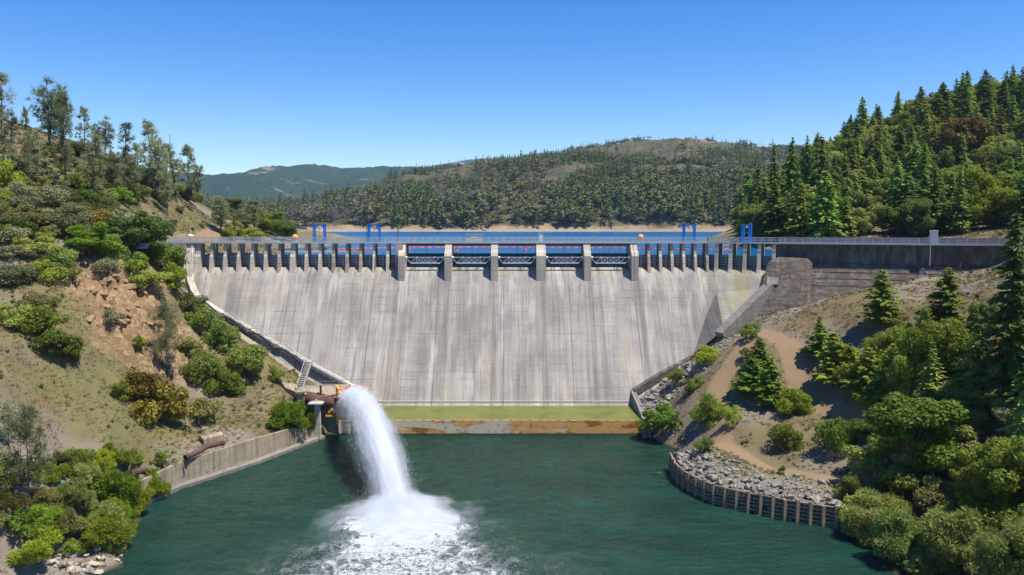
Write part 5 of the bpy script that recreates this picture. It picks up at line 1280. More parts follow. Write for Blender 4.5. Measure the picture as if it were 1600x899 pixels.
placed = []
for k in range(2500):
    px = random.uniform(-30, 215); py = random.uniform(735, 900)
    if py > 862 and px > 60 or (py > 830 and px < 45): continue
    q = ground(px, py)
    if q.z < .5 or not far_enough(q, 2.6): continue
    w = random.uniform(2.4, 5.4); plant_at('willow', q, w, w * random.uniform(.55, .85), random.choice(['bright', 'willow', 'green', 'olive', 'willow', 'bright']), 'leafy willow undergrowth of the bottom left shore', 'willow', 'willow undergrowth on the left shore', 'willow_bush')
    if len(placed) > 46: break
# undergrowth of the shaded hollow on the right bank
placed = []
for k in range(2500):
    px = random.uniform(1345, 1640); py = random.uniform(560, 900)
    if py < 660 and px < 1400: continue
    q = ground(px, py)
    if GR.at('path', q.x, q.y) > .1 or q.z < .4 or not far_enough(q, 3.4): continue
    w = random.uniform(3, 6.2); plant_at('bush' if w > 3.6 else 'smallbush', q, w, w * random.uniform(.6, 1.), random.choice(['oak', 'green', 'olive', 'green', 'oak', 'bright', 'willow']), 'leafy undergrowth bush below the firs on the right bank', 'bush', 'undergrowth bushes on the right bank', 'undergrowth_bush')
    if len(placed) > 130: break
placed = []
for k in range(400):
    x = random.uniform(85, 150); y = random.uniform(95, 200); px, py = proj((x, y, GR.h(x, y)))
    if px < 1665 or px > 1950 or not far_enough((x, y), 6.5): continue
    h = random.uniform(10, 18); kd = random.choice(['fir', 'full'])
    plant_at(kd, Vector((x, y, GR.h(x, y))), h * .5 if kd == 'fir' else h * .8, h, 'fir' if kd == 'fir' else 'oak', 'tree of the dark wood along the right edge of the near slope', 'tree', 'trees along the right edge of the near slope', 'edge_tree')
    if len(placed) > 34: break
# right hill forest
placed = []; cand = []
for k in range(16000):
    x = random.uniform(80, 325); y = random.uniform(224, 490); z = GR.h(x, y)
    if z < RES + 1.3: continue
    q = Vector((x, y, z)); px, py = proj(q)
    if px < 1158 or px > 1650: continue
    if 1478 < px < 1560 and y < 242: continue
    if y < 232 and px < 1480: continue
    if not far_enough(q, 6.6 if y < 300 else 8.6): continue
    cand.append((q, px, py))
cand.sort(key=lambda c: c[0].y)
nf_ = nb_ = 0
for q, px, py in cand:
    r = vnoise(q.x / 30, q.y / 30, 5); low = q.y < 300
    if random.random() < (.55 if low else .74) and nf_ < 190 or nb_ >= 125:
        if nf_ >= 195: continue
        h = random.uniform(13, 22) * (1 if low else 1.05); nf_ += 1
        plant_at('fir', q, h * random.uniform(.46, .66), h, 'fir', 'dark fir of the dense forest on the right hill', 'fir tree', 'firs of the right hill forest', 'fir_tree')
    else:
        h = random.uniform(8, 15); nb_ += 1
        plant_at('full', q, h * random.uniform(.85, 1.1), h, random.choice(['oak', 'oak', 'green', 'olive', 'green' if px > 1480 else 'oak']), 'leafy tree among the firs of the right hill forest', 'tree', 'leafy trees of the right hill forest', 'broadleaf_tree')
print('forest', len(cand), nf_, nb_)
for px, py, w_, h_, D_, lb in ((1186, 358, 44, 96, 330, 'leftmost fir of the right hill forest, beside the reservoir'), (1208, 360, 50, 128, 318, 'tall fir second from the reservoir edge of the forest'), (1232, 362, 54, 142, 306, 'tallest fir at the left end of the forest above the turned deck'), (1258, 364, 52, 132, 296, 'tall fir just right of the tallest one at the left end of the forest'), (1284, 364, 54, 140, 290, 'broad tall fir behind the start of the wing wall')):
    plant('fir', px, py, w_, h_, 'fir', lb, D=D_)
plant('fir', 1346, 240, 40, 84, 'fir', 'fir standing free above the forest skyline with open layered branches', D=395)
plant('tree', 1505, 285, 84, 100, 'golden', 'wide rusty-brown madrone crown on the upper right hill', D=330)
plant('tree', 1556, 350, 90, 90, 'bright', 'bright yellow-green maple low on the right hill', D=235)
plant('tree', 1506, 352, 50, 78, 'bright', 'bright green young maple left of the clearing', D=232)
plant('fir', 1493, 372, 44, 110, 'fir', 'fir with a bare lower trunk at the left end of the grass clearing', D=228)

# ------------------------------------------------------------------ far country
def seeded_ramp(px, tab): return np.interp(px, [a for a, b in tab], [b for a, b in tab])
def hill(name, tab, Ys, Yr, z0, px0, px1, nu, nt, amp, mat, shore=False, seed=0, tmax=1.3, pw=.8):
    U, T = np.meshgrid(np.linspace(px0, px1, nu), np.linspace(0, tmax, nt) ** 1.2 * tmax ** -.2)
    ax_ = (U - 800) / F / (CP + .12 * SP); rp_ = seeded_ramp(U, tab)
    bz = np.vectorize(lambda a: ray(800, a)[1])(rp_)
    zr = CAMZ + bz * Yr; Y = Ys + (Yr - Ys) * T; X = ax_ * Y
    tt = np.clip(T, 0, 1); pr = tt ** pw
    Z = z0 + (zr - z0) * pr - np.maximum(T - 1, 0) * (zr - z0) * 1.2
    env = np.clip(np.sin(np.pi * np.clip(T, 0, 1)), 0, 1) ** .7
    L = (Yr - Ys) * .28
    Z += amp * env * ((.5 - np.abs(fbm(X / L + seed, Y / L / 1.8, 4, 61 + seed)) * 2.6)) + amp * .05 * fbm(X / 9, Y / 9, 3, 5) * (T > .03)
    if shore: Z += sstep(0, .018, T) * 3 + sstep(.02, .05, T) * 4 + sstep(0, .06, T) * (fbm(X / 45, Y / 120, 3, 8) * 14); Z = np.where(T <= .0, z0 - 1, Z)
    i = np.arange(nu - 1)[None] + np.arange(nt - 1)[:, None] * nu
    o = link(name, mesh_np(name, np.c_[X.ravel(), Y.ravel(), Z.ravel()], np.stack([i, i + 1, i + nu + 1, i + nu], -1).reshape(-1, 4), mat, True)); tag(o, kind='structure')
    return X, Y, Z, T, U
def far_mat(name, a, b, cpatch, sc, thr=(.55, .62), bank=False):
    t = NT(name); p = t.geo(); n = t.noise(p, sc, 6, .7); n2 = t.noise(p, sc * 9, 4, .7)
    c = t.mix(t.ramp(n2, .38, .62), a, b); c = t.mix(t.ramp(n, thr[0], thr[1]), c, cpatch)
    if bank:
        Z = t.xyz(p)[2]; e = t.math('ADD', Z, t.math('MULTIPLY', t.math('SUBTRACT', t.noise(p, .03, 4), .5), 18.))
        bk = t.mix(t.ramp(n2, .4, .6), (.25, .16, .09), (.33, .24, .15)); bk = t.mix(t.ramp(Z, RES + 3.2, RES + 1.4), bk, (.31, .27, .215))
        c = t.mix(t.ramp(e, RES + 8, RES + 5), c, bk)
    return t.done(t.pbr(c, .95, t.bump(n2, .8, 3.), spec=.05))
M['mid'] = far_mat('middle_hill_ground', (.065, .065, .033), (.115, .105, .058), (.16, .125, .085), .008, bank=True)
M['fara'] = far_mat('far_hill_forest', (.018, .04, .032), (.035, .065, .045), (.17, .15, .12), .006, (.6, .66))
M['farb'] = far_mat('farthest_hill', (.03, .055, .06), (.045, .075, .075), (.26, .22, .19), .004)
RIDGE = [(150, 352), (330, 350), (400, 343), (450, 340), (480, 334), (520, 327), (560, 317), (600, 305), (650, 293), (700, 282), (760, 271), (820, 263), (860, 256), (940, 241), (1000, 231), (1060, 227), (1120, 236), (1200, 241), (1300, 250), (1400, 262), (1500, 280)]
mx, my, mz, mt, mu = hill('middle_hill', RIDGE, 905, 1900, RES - .6, 200, 1500, 420, 170, 64, M['mid'], True, 3)
hill('far_hill', [(-100, 285), (250, 276), (330, 275), (370, 270), (410, 268), (450, 270), (490, 272), (530, 276), (560, 279), (600, 275), (640, 277), (700, 275), (800, 285), (1000, 300)], 2300, 4300, 20, -100, 1000, 220, 80, 190, M['fara'], seed=9)
hill('far_hill', [(0, 280), (380, 276), (420, 268), (455, 266), (500, 275), (600, 272), (640, 264), (690, 256), (740, 249), (800, 244), (860, 248), (1000, 262)], 4400, 5400, 30, -200, 1300, 200, 50, 120, M['farb'], seed=14)
# templates for far trees
def template(kind, n, leaf):
    if kind == 'fir':
        f = rng.uniform(0, 1, n) ** 1.35; th = rng.uniform(0, 6.28, n); r = .21 * (1 - f) ** .9 * rng.uniform(.35, 1.1, n)
        C = np.c_[r * np.cos(th), r * np.sin(th), .03 + .97 * f]; N = np.c_[np.cos(th), np.sin(th), rng.uniform(.1, 1.2, n)]; S = leaf * (1.15 - .7 * f)
    else:
        cc = sph(7, -.2) * [.26, .26, .3] + [0, 0, .6]; k = rng.integers(0, 7, n); d = sph(n); C = cc[k] + d * rng.uniform(.5, 1, (n, 1)) * .2; N = d + rng.normal(size=(n, 3)) * .4; S = leaf * rng.uniform(.7, 1.3, n)
    V, Fc = cards(C, N, S, S * .75)
    mb = MB(); mb.tube([(0, 0, -.05), (0, 0, .5)], [.022, .012], 4, False); k = len(V)
    V = np.r_[V, np.array([tuple(v) for v in mb.v])]; F2 = np.r_[Fc, np.array(mb.f) + k]
    return V, F2, np.r_[np.zeros(len(Fc), int), np.ones(len(mb.f), int)]
def tint_foliage(name, cols):
    t = NT(name); tn = t.attr('tint'); rnd = t.n('ShaderNodeObjectInfo').outputs['Random']; f = t.math('FRACT', t.math('ADD', tn, rnd))
    cr = t.n('ShaderNodeValToRGB'); t.put(cr.inputs[0], f); el = cr.color_ramp.elements
    while len(el) < len(cols): el.new(.5)
    for e, (p_, c) in zip(el, cols): e.position = p_; e.color = (*c, 1)
    return t.done(t.pbr(cr.outputs[0], .8, spec=.05))
M['ffir'] = tint_foliage('distant_fir_needles', [(0, (.06, .085, .025)), (.4, (.085, .115, .032)), (.8, (.11, .145, .04)), (1, (.14, .175, .05))])
M['foak'] = tint_foliage('distant_leaves', [(0, (.085, .10, .032)), (.35, (.12, .14, .038)), (.7, (.15, .155, .055)), (.9, (.19, .18, .10)), (1, (.12, .17, .035))])
M['fgrey'] = tint_foliage('distant_bare_wood', [(0, (.13, .115, .10)), (.5, (.20, .18, .16)), (1, (.27, .25, .22))])
def stuff_mesh(name, tmpl, pos, scl, hgt, mats, label, cat):
    V, Fc, mi = tmpl; n = len(pos); th = rng.uniform(0, 6.28, n); c, s_ = np.cos(th)[:, None], np.sin(th)[:, None]
    x = (V[None, :, 0] * c - V[None, :, 1] * s_) * scl[:, None] + pos[:, 0:1]; y = (V[None, :, 0] * s_ + V[None, :, 1] * c) * scl[:, None] + pos[:, 1:2]; z = V[None, :, 2] * hgt[:, None] + pos[:, 2:3]
    VV = np.stack([x, y, z], -1).reshape(-1, 3); FF = (Fc[None] + (np.arange(n) * len(V))[:, None, None]).reshape(-1, 4)
    me = mesh_np(name, VV, FF, mats, False, np.tile(mi, n)); at = me.attributes.new('tint', 'FLOAT', 'POINT')
    at.data.foreach_set('value', np.repeat(rng.uniform(0, 1, n), len(V)).astype(np.float32)); return tag(link(name, me), label, cat, kind='stuff')
TF = [template('fir', 110, .11) for _ in range(3)]; TO = [template('oak', 110, .13) for _ in range(3)]
def mid_points(n, tlo, thi):
    nu = mx.shape[1]; out = []
    ti = rng.uniform(tlo, thi, n) ; ui = rng.uniform(0, nu - 2, n)
    tcol = mt[:, 0]; r = np.interp(ti, tcol, np.arange(len(tcol)))
    a = np.minimum(r.astype(int), len(tcol) - 2); b = ui.astype(int); fa = r - a; fb = ui - b
    g = lambda A: (A[a, b] * (1 - fb) + A[a, b + 1] * fb) * (1 - fa) + (A[a + 1, b] * (1 - fb) + A[a + 1, b + 1] * fb) * fa
    return np.c_[g(mx), g(my), g(mz)], ti, g(mu)
pos, ti, uu = mid_points(34000, .008, 1.02)
nn_ = fbm(pos[:, 0] / 130, pos[:, 1] / 130, 3, 91); nn2 = fbm(pos[:, 0] / 60, pos[:, 1] / 90, 3, 95)
ok = (uu > 300) & (rng.uniform(0, 1, len(pos)) < np.clip(1.0 - ti * 1.0 + nn_ * 5.5, .02, 1)) & (rng.uniform(0, 1, len(pos)) < np.where(ti < .08, .6, 1)) & (pos[:, 2] > RES + 2.6)
pos, ti, uu, nn2 = pos[ok], ti[ok], uu[ok], nn2[ok]
isfir = rng.uniform(0, 1, len(pos)) < np.clip(.26 + nn2 * 3.6 + (uu - 800) / 2500 - np.clip(ti - .45, 0, 1) * .5, .04, .75); grey = (~isfir) & (rng.uniform(0, 1, len(pos)) < np.clip(.75 - (uu - 480) / 600 + ti * .55, .04, .85))
H = np.where(isfir, rng.uniform(9, 21, len(pos)), rng.uniform(6, 13, len(pos))) * np.where(ti > .6, .75, 1) * np.interp(ti, [0, .3], [1.6, 1.1])
FAR = {}
def far_tree(name, pr, loc, sc, label, cat, group=None):
    o = bpy.data.objects.new(name, None); COL.objects.link(o); o.location = loc; o.scale = sc; o.rotation_euler = (0, 0, random.uniform(0, 6)); tag(o, label, cat, group)
    for nm, me in zip(('crown', 'trunk'), pr): c = bpy.data.objects.new(nm, me); COL.objects.link(c); c.parent = o
    return o
def far_single(name, tm, mats, label, cat, group, sel, wide):
    ms = []
    for V, Fc, mi in tm:
        pr = []
        for j in (0, 1):
            f_ = Fc[mi == j]; u_, inv = np.unique(f_, return_inverse=True); me = mesh_np(name + ('_crown', '_trunk')[j], V[u_], inv.reshape(-1, 4), mats[j], False); at = me.attributes.new('tint', 'FLOAT', 'POINT'); at.data.foreach_set('value', np.zeros(len(u_), np.float32)); pr.append(me)
        ms.append(pr)
    FAR[name] = ms
    for k, i in enumerate(sel): s_ = H[i] * wide; far_tree(name, ms[k % 3], pos[i], (s_, s_, H[i]), label, cat, group)
# nearest and largest as single trees
key = my_ = pos[:, 1] / H
vis = (uu > 440) & (uu < 1200)
for isf, tm, nm, mats, lb, cat, gp, wide in ((True, TF, 'fir_tree', [M['ffir'], BARK], 'dark fir low on the hill across the reservoir', 'fir tree', 'firs across the reservoir', 1.05), (False, TO, 'broadleaf_tree', [M['foak'], BARK], 'rounded tree low on the hill across the reservoir', 'tree', 'rounded trees across the reservoir', 1.35)):
    idx = np.where((isfir == isf) & vis & ~grey)[0]; idx = idx[np.argsort(key[idx])][:80 if isf else 165]
    far_single(nm, tm, mats, lb, cat, gp, idx, wide)
    rest = np.ones(len(pos), bool); rest[idx] = False; rest &= (isfir == isf) & ~grey; ri = np.where(rest)[0]
    stuff_mesh('distant_fir_wood' if isf else 'distant_leafy_wood', tm[0], pos[ri], H[ri] * wide, H[ri], mats, 'dense far wood of %s covering the hill across the reservoir' % ('firs' if isf else 'rounded trees and scrub'), 'wood')
ri = np.where(grey)[0]; tw = template('oak', 70, .06)
stuff_mesh('burnt_grey_wood', tw, pos[ri], H[ri] * .8, H[ri] * 1.25, [M['fgrey'], SNAG], 'grey leafless burnt wood on the hill across the reservoir', 'wood')
p2, t2, u2 = mid_points(9000, .35, 1.02); o2 = rng.uniform(0, 1, len(p2)) < .5 + 1.2 * fbm(p2[:, 0] / 90, p2[:, 1] / 90, 3, 12); p2 = p2[o2 & (u2 > 300)]
HS = template('oak', 40, .2); HS = (HS[0] * [1.15, 1.15, .85] - [0, 0, .22], HS[1], HS[2])
stuff_mesh('hill_scrub', HS, p2 - [0, 0, .6], rng.uniform(3., 6.5, len(p2)), rng.uniform(2.2, 4.2, len(p2)), [M['foak'], BARK], 'olive and brown scrub covering the top of the hill across the reservoir', 'scrub')
# snags along the skyline
sp_, st_, su = mid_points(900, .86, 1.0); SN = snag(1.); Vs = np.array([tuple(v) for v in SN.v]); Fs = np.array([f for f in SN.f if len(f) == 4])
k = np.where((su > 600) & (su < 1280))[0][:300]
stuff_mesh('burnt_snags', (Vs * [1.3, 1.3, 1], Fs, np.zeros(len(Fs), int)), sp_[k], np.full(len(k), 12.) * rng.uniform(.6, 1.2, len(k)), rng.uniform(7, 19, len(k)), [SNAG], 'thin bare burnt trunks standing along the far skyline', 'dead trees')
cols_ = np.argmin(np.abs(mt[:, 0] - 1.))
for px, h, lb in ((788, 19, 'small fir on the far skyline near the low left end of the ridge'), (853, 22, 'pointed fir on the far skyline left of centre'), (952, 20, 'twin-topped fir on the far skyline left of the summit'), (1206, 27, 'tallest fir on the far skyline just left of the near forest'), (1155, 16, 'short fir on the far skyline right of the summit'), (1166, 14, 'shortest fir on the far skyline beside the short one')):
    i = np.argmin(np.abs(mu[0] - px)); far_tree('fir_tree', FAR['fir_tree'][0], (mx[cols_, i], my[cols_, i], mz[cols_, i] - 1), (h * 1.1, h * 1.1, h * 1.3), lb, 'fir tree')

# ------------------------------------------------------------------ rocks, grass
def rockmesh(i):
    import bmesh
    bm = bmesh.new(); pts = [Vector((random.gauss(0, 1), random.gauss(0, 1), random.gauss(0, .75))).normalized() * random.uniform(.75, 1.1) for _ in range(15)]
    for p in pts: bm.verts.new((p.x * .55, p.y * .42, p.z * .36))
    r = bmesh.ops.convex_hull(bm, input=bm.verts); bmesh.ops.delete(bm, geom=[v for v in bm.verts if not v.link_faces], context='VERTS')
    me = bpy.data.meshes.new('boulder'); bm.to_mesh(me); bm.free(); me.materials.append(M['rock']); return me
RK = [rockmesh(i) for i in range(9)]
def put_rock(q, s, mat, label, group, G, name='boulder'):
    o = bpy.data.objects.new(name, random.choice(RK)); COL.objects.link(o); o.location = (q.x, q.y, q.z + s * .12)
    o.scale = (s * random.uniform(.8, 1.3), s * random.uniform(.8, 1.2), s * random.uniform(.8, 1.3)); o.rotation_euler = (random.uniform(-.4, .4), random.uniform(-.4, .4), random.uniform(0, 6.28))
    o.material_slots[0].link = 'OBJECT'; o.material_slots[0].material = mat; tag(o, label, 'boulder', group)
for k in range(160):
    s = random.uniform(0, L_); p, d, n = crib_at(s); off = .6 + 6.5 * random.random() ** 1.5; q = p - n * off; q.z = GR.h(q.x, q.y)
    if off < 2.4: q.z = max(q.z, CH - .2)
    put_rock(q, random.uniform(.7, 1.7) * (1 if off < 5 else .7), M['rock'], 'grey angular boulder in the riprap behind the timber crib wall', 'riprap boulders behind the crib wall', GR)
k = 0
while k < 138:
    px = random.uniform(990, 1110); py = random.uniform(545, 690)
    line_y = np.interp(px, [990, 1030, 1085, 1130], [618, 592, 562, 535])
    if py < line_y or py > line_y + (75 if px < 1045 else 30): continue
    q = ground(px, py); k += 1
    put_rock(q, random.uniform(.9, 1.9), M['rock'], 'grey angular boulder in the riprap beside the foot of the dam', 'riprap boulders beside the dam', GR)
for k in range(34):
    q = ground(random.uniform(70, 190), random.uniform(862, 899)); 
    put_rock(q, random.uniform(.5, 1.5), M['boulder'] if random.random() < .6 else M['rock'], 'pale rounded boulder on the shore in the bottom left corner', 'shore boulders at bottom left', GL)
for px, py, s, lb in ((1490, 448, 3.2, 'large dark rock on the knoll under the wing wall, topmost'), (1506, 462, 2.8, 'large dark rock on the knoll, lower right one'), (1484, 480, 2.6, 'dark rock lowest on the knoll'), (1502, 437, 1.3, 'pale small rock capping the knoll')):
    put_rock(ground(px, py), s, M['darkrock'] if s > 2 else M['rock'], lb, None, GR)
for k in range(50):
    q = ground(random.uniform(140, 262), random.uniform(440, 520))
    if GL.at('rock', q.x, q.y) > .5: q.z -= .35; put_rock(q, random.uniform(.9, 2.4), M['tanrock'], 'angular tan block on the rock outcrop of the left slope', 'tan blocks on the outcrop', GL, 'rock_block')
def scatter(G, n, cond, smin, smax, name, label, cat, mats, tmpl, tall=1.):
    x = rng.uniform(G.x0, G.xs[-1], n); y = rng.uniform(G.y0, 260, n)
    i = np.clip(((x - G.x0) / G.st).astype(int), 0, len(G.xs) - 1); j = np.clip(((y - G.y0) / G.st).astype(int), 0, len(G.ys) - 1)
    z = G.Z[j, i]; px = 800 + F * x / y; keep = (z > .3) & (px > -30) & (px < 1630) & cond(G, j, i, x, y, z); x, y, z = x[keep], y[keep], z[keep]
    z = np.array([G.h(a, b) for a, b in zip(x, y)]); s_ = rng.uniform(smin, smax, len(x)) ** 1
    stuff_mesh(name, tmpl, np.c_[x, y, z - .03], s_, s_ * tall, mats, label, cat)
def on_land(G, j, i, x, y, z): return (y < 188) | (z > RES + .3)
# stones
Vr = []; Fr = []
b = MB(); b.lathe((0, 0, 0), [(.05, -.3), (.42, -.1), (.5, .12), (.3, .36), (.04, .42)], 5); Vr = np.array([tuple(v) for v in b.v]) * [1, .8, .7]; Fr = np.array([f for f in b.f if len(f) == 4])
SM = (Vr, Fr, np.zeros(len(Fr), int))
for G in (GL, GR):
    scatter(G, 60000, lambda G, j, i, x, y, z: on_land(G, j, i, x, y, z) & (rng.uniform(0, 1, len(x)) < G.A['gravel'][j, i] * .25 + .035 + G.A['rock'][j, i] * .2) & (G.A['path'][j, i] < .3), .15, .55, 'loose_stones', 'loose grey and tan stones strewn over the bank', 'stones', [M['rock']], SM)
scatter(GR, 90000, lambda G, j, i, x, y, z: on_land(G, j, i, x, y, z) & (rng.uniform(0, 1, len(x)) < G.A['riprap'][j, i]) & (G.A['path'][j, i] < .4), .4, .95, 'riprap_rubble', 'grey broken rock filling the riprap between the larger boulders', 'rubble', [M['rock']], SM)
# dry grass tufts
C = sph(9, .1) * [.35, .35, 0] ; T = sph(9, .3) + [0, 0, 1.2]; N = np.cross(T, rng.normal(size=T.shape)); V, Fc = cards(C + T * .16, N, .75, .13, T); GT = (V, Fc, np.zeros(len(Fc), int))
M['grass'] = tint_foliage('dry_grass', [(0, (.26, .20, .095)), (.4, (.19, .16, .07)), (.7, (.14, .15, .05)), (1, (.10, .12, .035))])
for G in (GL, GR):
    scatter(G, 170000, lambda G, j, i, x, y, z: on_land(G, j, i, x, y, z) & (G.A['path'][j, i] < .25) & (G.A['rock'][j, i] < .4) & (vnoise(x / 3, y / 3, 13) > .3), .25, .75, 'dry_grass', 'dry grass and weeds covering the bank', 'grass', [M['grass']], GT, .8)
# low scrub on the slopes
SC = template('oak', 60, .22); SC = (SC[0] * [1, 1, .8] - [0, 0, .15], SC[1], SC[2])
for G in (GL, GR):
    scatter(G, 5200 if G is GL else 2600, lambda G, j, i, x, y, z: on_land(G, j, i, x, y, z) & (G.A['path'][j, i] < .1) & (vnoise(x / 9, y / 9, 23) > .5), .4, 1.5, 'low_scrub', 'low scrub dotted over the bank', 'scrub', [M['foak'], BARK], SC, .8)

# ------------------------------------------------------------------ water jet
t = NT('white_water'); tr = t.n('ShaderNodeBsdfTranslucent'); tr.inputs[0].default_value = (.95, .97, 1, 1)
mxn = t.n('ShaderNodeMixShader'); mxn.inputs[0].default_value = .4; t.t.links.new(t.pbr((.93, .95, .96), .5, spec=.3), mxn.inputs[1]); t.t.links.new(tr.outputs[0], mxn.inputs[2]); M['spray'] = t.done(mxn.outputs[0])
J0 = P(540, 628, 151.5); hd = Vector((IMP.x - J0.x, IMP.y - J0.y, 0)); JL = hd.length; hd.normalize(); sd = Vector((hd.y, -hd.x, 0)); ja = .42; jb = (J0.z + ja * JL) / JL ** 2
def jet_pts(n, s_lo, s_hi, r0, r1, fall=0., pw=1.):
    s = s_lo + (s_hi - s_lo) * rng.uniform(0, 1, n) ** pw * 1.
    th = rng.uniform(0, 6.28, n); rr = np.abs(rng.normal(size=n)) * (r0 + (r1 - r0) * s) * (.25 + .75 * (1 - np.exp(-s / .1)))
    a = rr * np.cos(th); b = rr * np.sin(th); dr = fall * np.abs(rng.normal(size=n)) * s * 1.0
    S = s * JL; z = J0.z + ja * S - jb * S * S + b - dr; x = J0.x + hd.x * S + sd.x * a - hd.x * dr * .3; y = J0.y + hd.y * S + sd.y * a - hd.y * dr * .3
    slope = ja - 2 * jb * S; T = np.c_[np.full(n, hd.x), np.full(n, hd.y), slope - .15]
    return np.c_[x, y, z], T
jet = thing('water_jet', 'white jet of water arcing from the outlet and crashing into the green pool', 'water jet', (IMP.x, IMP.y, 0))
def spray(name, C, T, size, aspect):
    keep = C[:, 2] > -.1; C, T = C[keep], T[keep]; T = T + rng.normal(size=T.shape) * .12; N = rng.normal(size=C.shape) * .42 + np.array([.35, -.5, .7])
    S = size * rng.uniform(.5, 1.6, len(C)) ** 1.3; V, Fc = cards(C - np.array(jet.location), N, S, S * aspect, T); o = link(name, mesh_np(name, V, Fc, M['spray']), jet); o['kind'] = 'stuff'; return o
C, T = jet_pts(46000, 0.03, 1, .95, 1.5); C2, T2 = jet_pts(9000, .05, 1.0, 1.1, 2.0, 0.0)
spray('falling_water', np.r_[C, C2], np.r_[T, T2], .19, .13)
C, T = jet_pts(9000, .0, .95, 1.2, 1.4, 9.0, .8); spray('drifting_drops', C, T, .05, .5)
# solid core of the stream, torn lengthwise into ropes of water
def jetc(s_): S_ = s_ * JL; return Vector((J0.x + hd.x * S_, J0.y + hd.y * S_, J0.z + ja * S_ - jb * S_ * S_))
def jet_shell(rad, nz, seed, n=30, m=64, s0=0., s1=1.):
    secs = []
    for k in range(m):
        s_ = s0 + (s1 - s0) * k / (m - 1); c = jetc(s_); r = (.7 + .95 * (1 - math.exp(-s_ / .09)) + .65 * s_) * rad
        rg = []
        for q in range(n):
            th = 2 * math.pi * q / n; a_ = math.cos(th) * 2.2; b_ = math.sin(th) * 2.2
            w = 1 + nz * 2 * float(fbm(np.array(a_ + 9 + seed), np.array(b_ + s_ * 5.), 3, seed)) + nz * float(fbm(np.array(a_ * 2 + s_ * 14), np.array(b_ * 2 + 5. - s_ * 9), 3, seed + 2))
            rg.append(c + sd * (math.cos(th) * r * w) + Vector((0, 0, math.sin(th) * r * w * 1.0)))
        secs.append(rg)
    mb = MB(); mb.loft(secs, True); return mb
jet_shell(.62, .45, 3, 40, 120).build('stream_core', M['spray'], jet, True)
gx, gy = np.meshgrid(np.linspace(-9, 10, 90), np.linspace(-9, 7, 90)); gr = np.hypot(gx / 1.25, gy)
def dome(h, w, nz, seed): return h * np.exp(-(gr / w) ** 2) + np.exp(-(gr / (w * 1.7)) ** 2) * fbm(gx / 1.3 + 30, gy / 1.3, 4, seed) * nz - .45
ii = np.arange(89)[None] + np.arange(89)[:, None] * 90; FD = np.stack([ii, ii + 1, ii + 91, ii + 90], -1).reshape(-1, 4)
o = link('splash_core', mesh_np('splash_core', np.c_[(gx + .8).ravel(), (gy - 2.).ravel(), dome(1.7, 3.1, 2.6, 3).ravel()], FD, M['spray'], True), jet); OFF[o.name] = OFF[jet.name]
# mist: a real cloud of fine spray
def vol(name, mbx, dens, parent, col=(.95, .97, 1)):
    m = bpy.data.materials.new(name + '_air'); m.use_nodes = True; nt = m.node_tree; nt.nodes.clear(); o = nt.nodes.new('ShaderNodeOutputMaterial'); v = nt.nodes.new('ShaderNodeVolumePrincipled')
    v.inputs['Color'].default_value = (*col, 1); v.inputs['Density'].default_value = dens; v.inputs['Anisotropy'].default_value = .3; nt.links.new(v.outputs[0], o.inputs['Volume']); ob = mbx.build(name, m, parent, True); return ob

for rad, nz, dn, sd_ in ((.7, .6, .8, 11), (.9, .7, .5, 13), (1.1, .8, .25, 15), (1.35, .9, .1, 17)):
    vol('spray_cloud', jet_shell(rad, nz, sd_, 26, 60, .0, .99), dn, jet)
for rs_, dn in ((.8, .05), (1.25, .03)):
    mb = MB(); secs = []
    for k in range(30):
        s_ = .03 + k / 29 * .93; c = jetc(s_); zt_ = c.z; zb_ = max(.3, zt_ - 3 - 9 * s_ * rs_); wd_ = (1.3 + 1.8 * s_) * rs_; c.z = 0; c.x -= 1.2 * (1 - s_)
        secs.append([c + sd * (math.cos(6.283 * m / 18) * wd_ * (1 + .5 * float(fbm(np.array(m * .8), np.array(s_ * 9.), 3, 5)))) + Vector((0, 0, (zt_ + zb_) / 2 + math.sin(6.283 * m / 18) * (zt_ - zb_) / 2)) for m in range(18)])
    mb.loft(secs, True); vol('mist', mb, dn, jet)
for k, (w_, h_, nz_, dn) in enumerate(((3.3, 2.6, 3.4, .8), (4.4, 3.1, 4.2, .5), (5.8, 3.3, 5., .24), (6.4, 3.6, 5.4, .07))):
    nn_g = 70; gx, gy = np.meshgrid(np.linspace(-15, 15, nn_g), np.linspace(-13, 11, nn_g)); gr = np.hypot(gx / 1.2, gy)
    top = h_ * np.exp(-(gr / w_) ** 2) + np.exp(-(gr / (w_ * 1.25)) ** 2) * (fbm(gx / 1.9 + 30 + k * 7, gy / 1.9, 4, 31 + k)) * nz_ - .22
    top = np.where(top < -.08, -1.4, top); edge = np.zeros_like(top, bool); edge[0] = edge[-1] = True; edge[:, 0] = edge[:, -1] = True; top[edge] = -1.4
    V1 = np.c_[(gx + IMP.x + .8).ravel(), (gy + IMP.y - 2.2).ravel(), top.ravel() + .1]; V2 = V1.copy(); V2[:, 2] = -1.6
    ii = (np.arange(nn_g - 1)[None] + np.arange(nn_g - 1)[:, None] * nn_g); f1 = np.stack([ii, ii + 1, ii + nn_g + 1, ii + nn_g], -1).reshape(-1, 4); f2 = f1[:, ::-1] + nn_g * nn_g
    rim = list(range(nn_g)) + [nn_g * (j + 1) + nn_g - 1 for j in range(nn_g - 1)] + [nn_g * nn_g - 2 - j for j in range(nn_g - 1)] + [nn_g * (nn_g - 2 - j) for j in range(nn_g - 2)]
    mb = MB(); mb.add([tuple(v) for v in np.r_[V1, V2]], [tuple(int(q) for q in f) for f in np.r_[f1, f2]] + [(rim[j], rim[(j + 1) % len(rim)], rim[(j + 1) % len(rim)] + nn_g * nn_g, rim[j] + nn_g * nn_g) for j in range(len(rim))])
    vol('splash_cloud', mb, dn, jet)

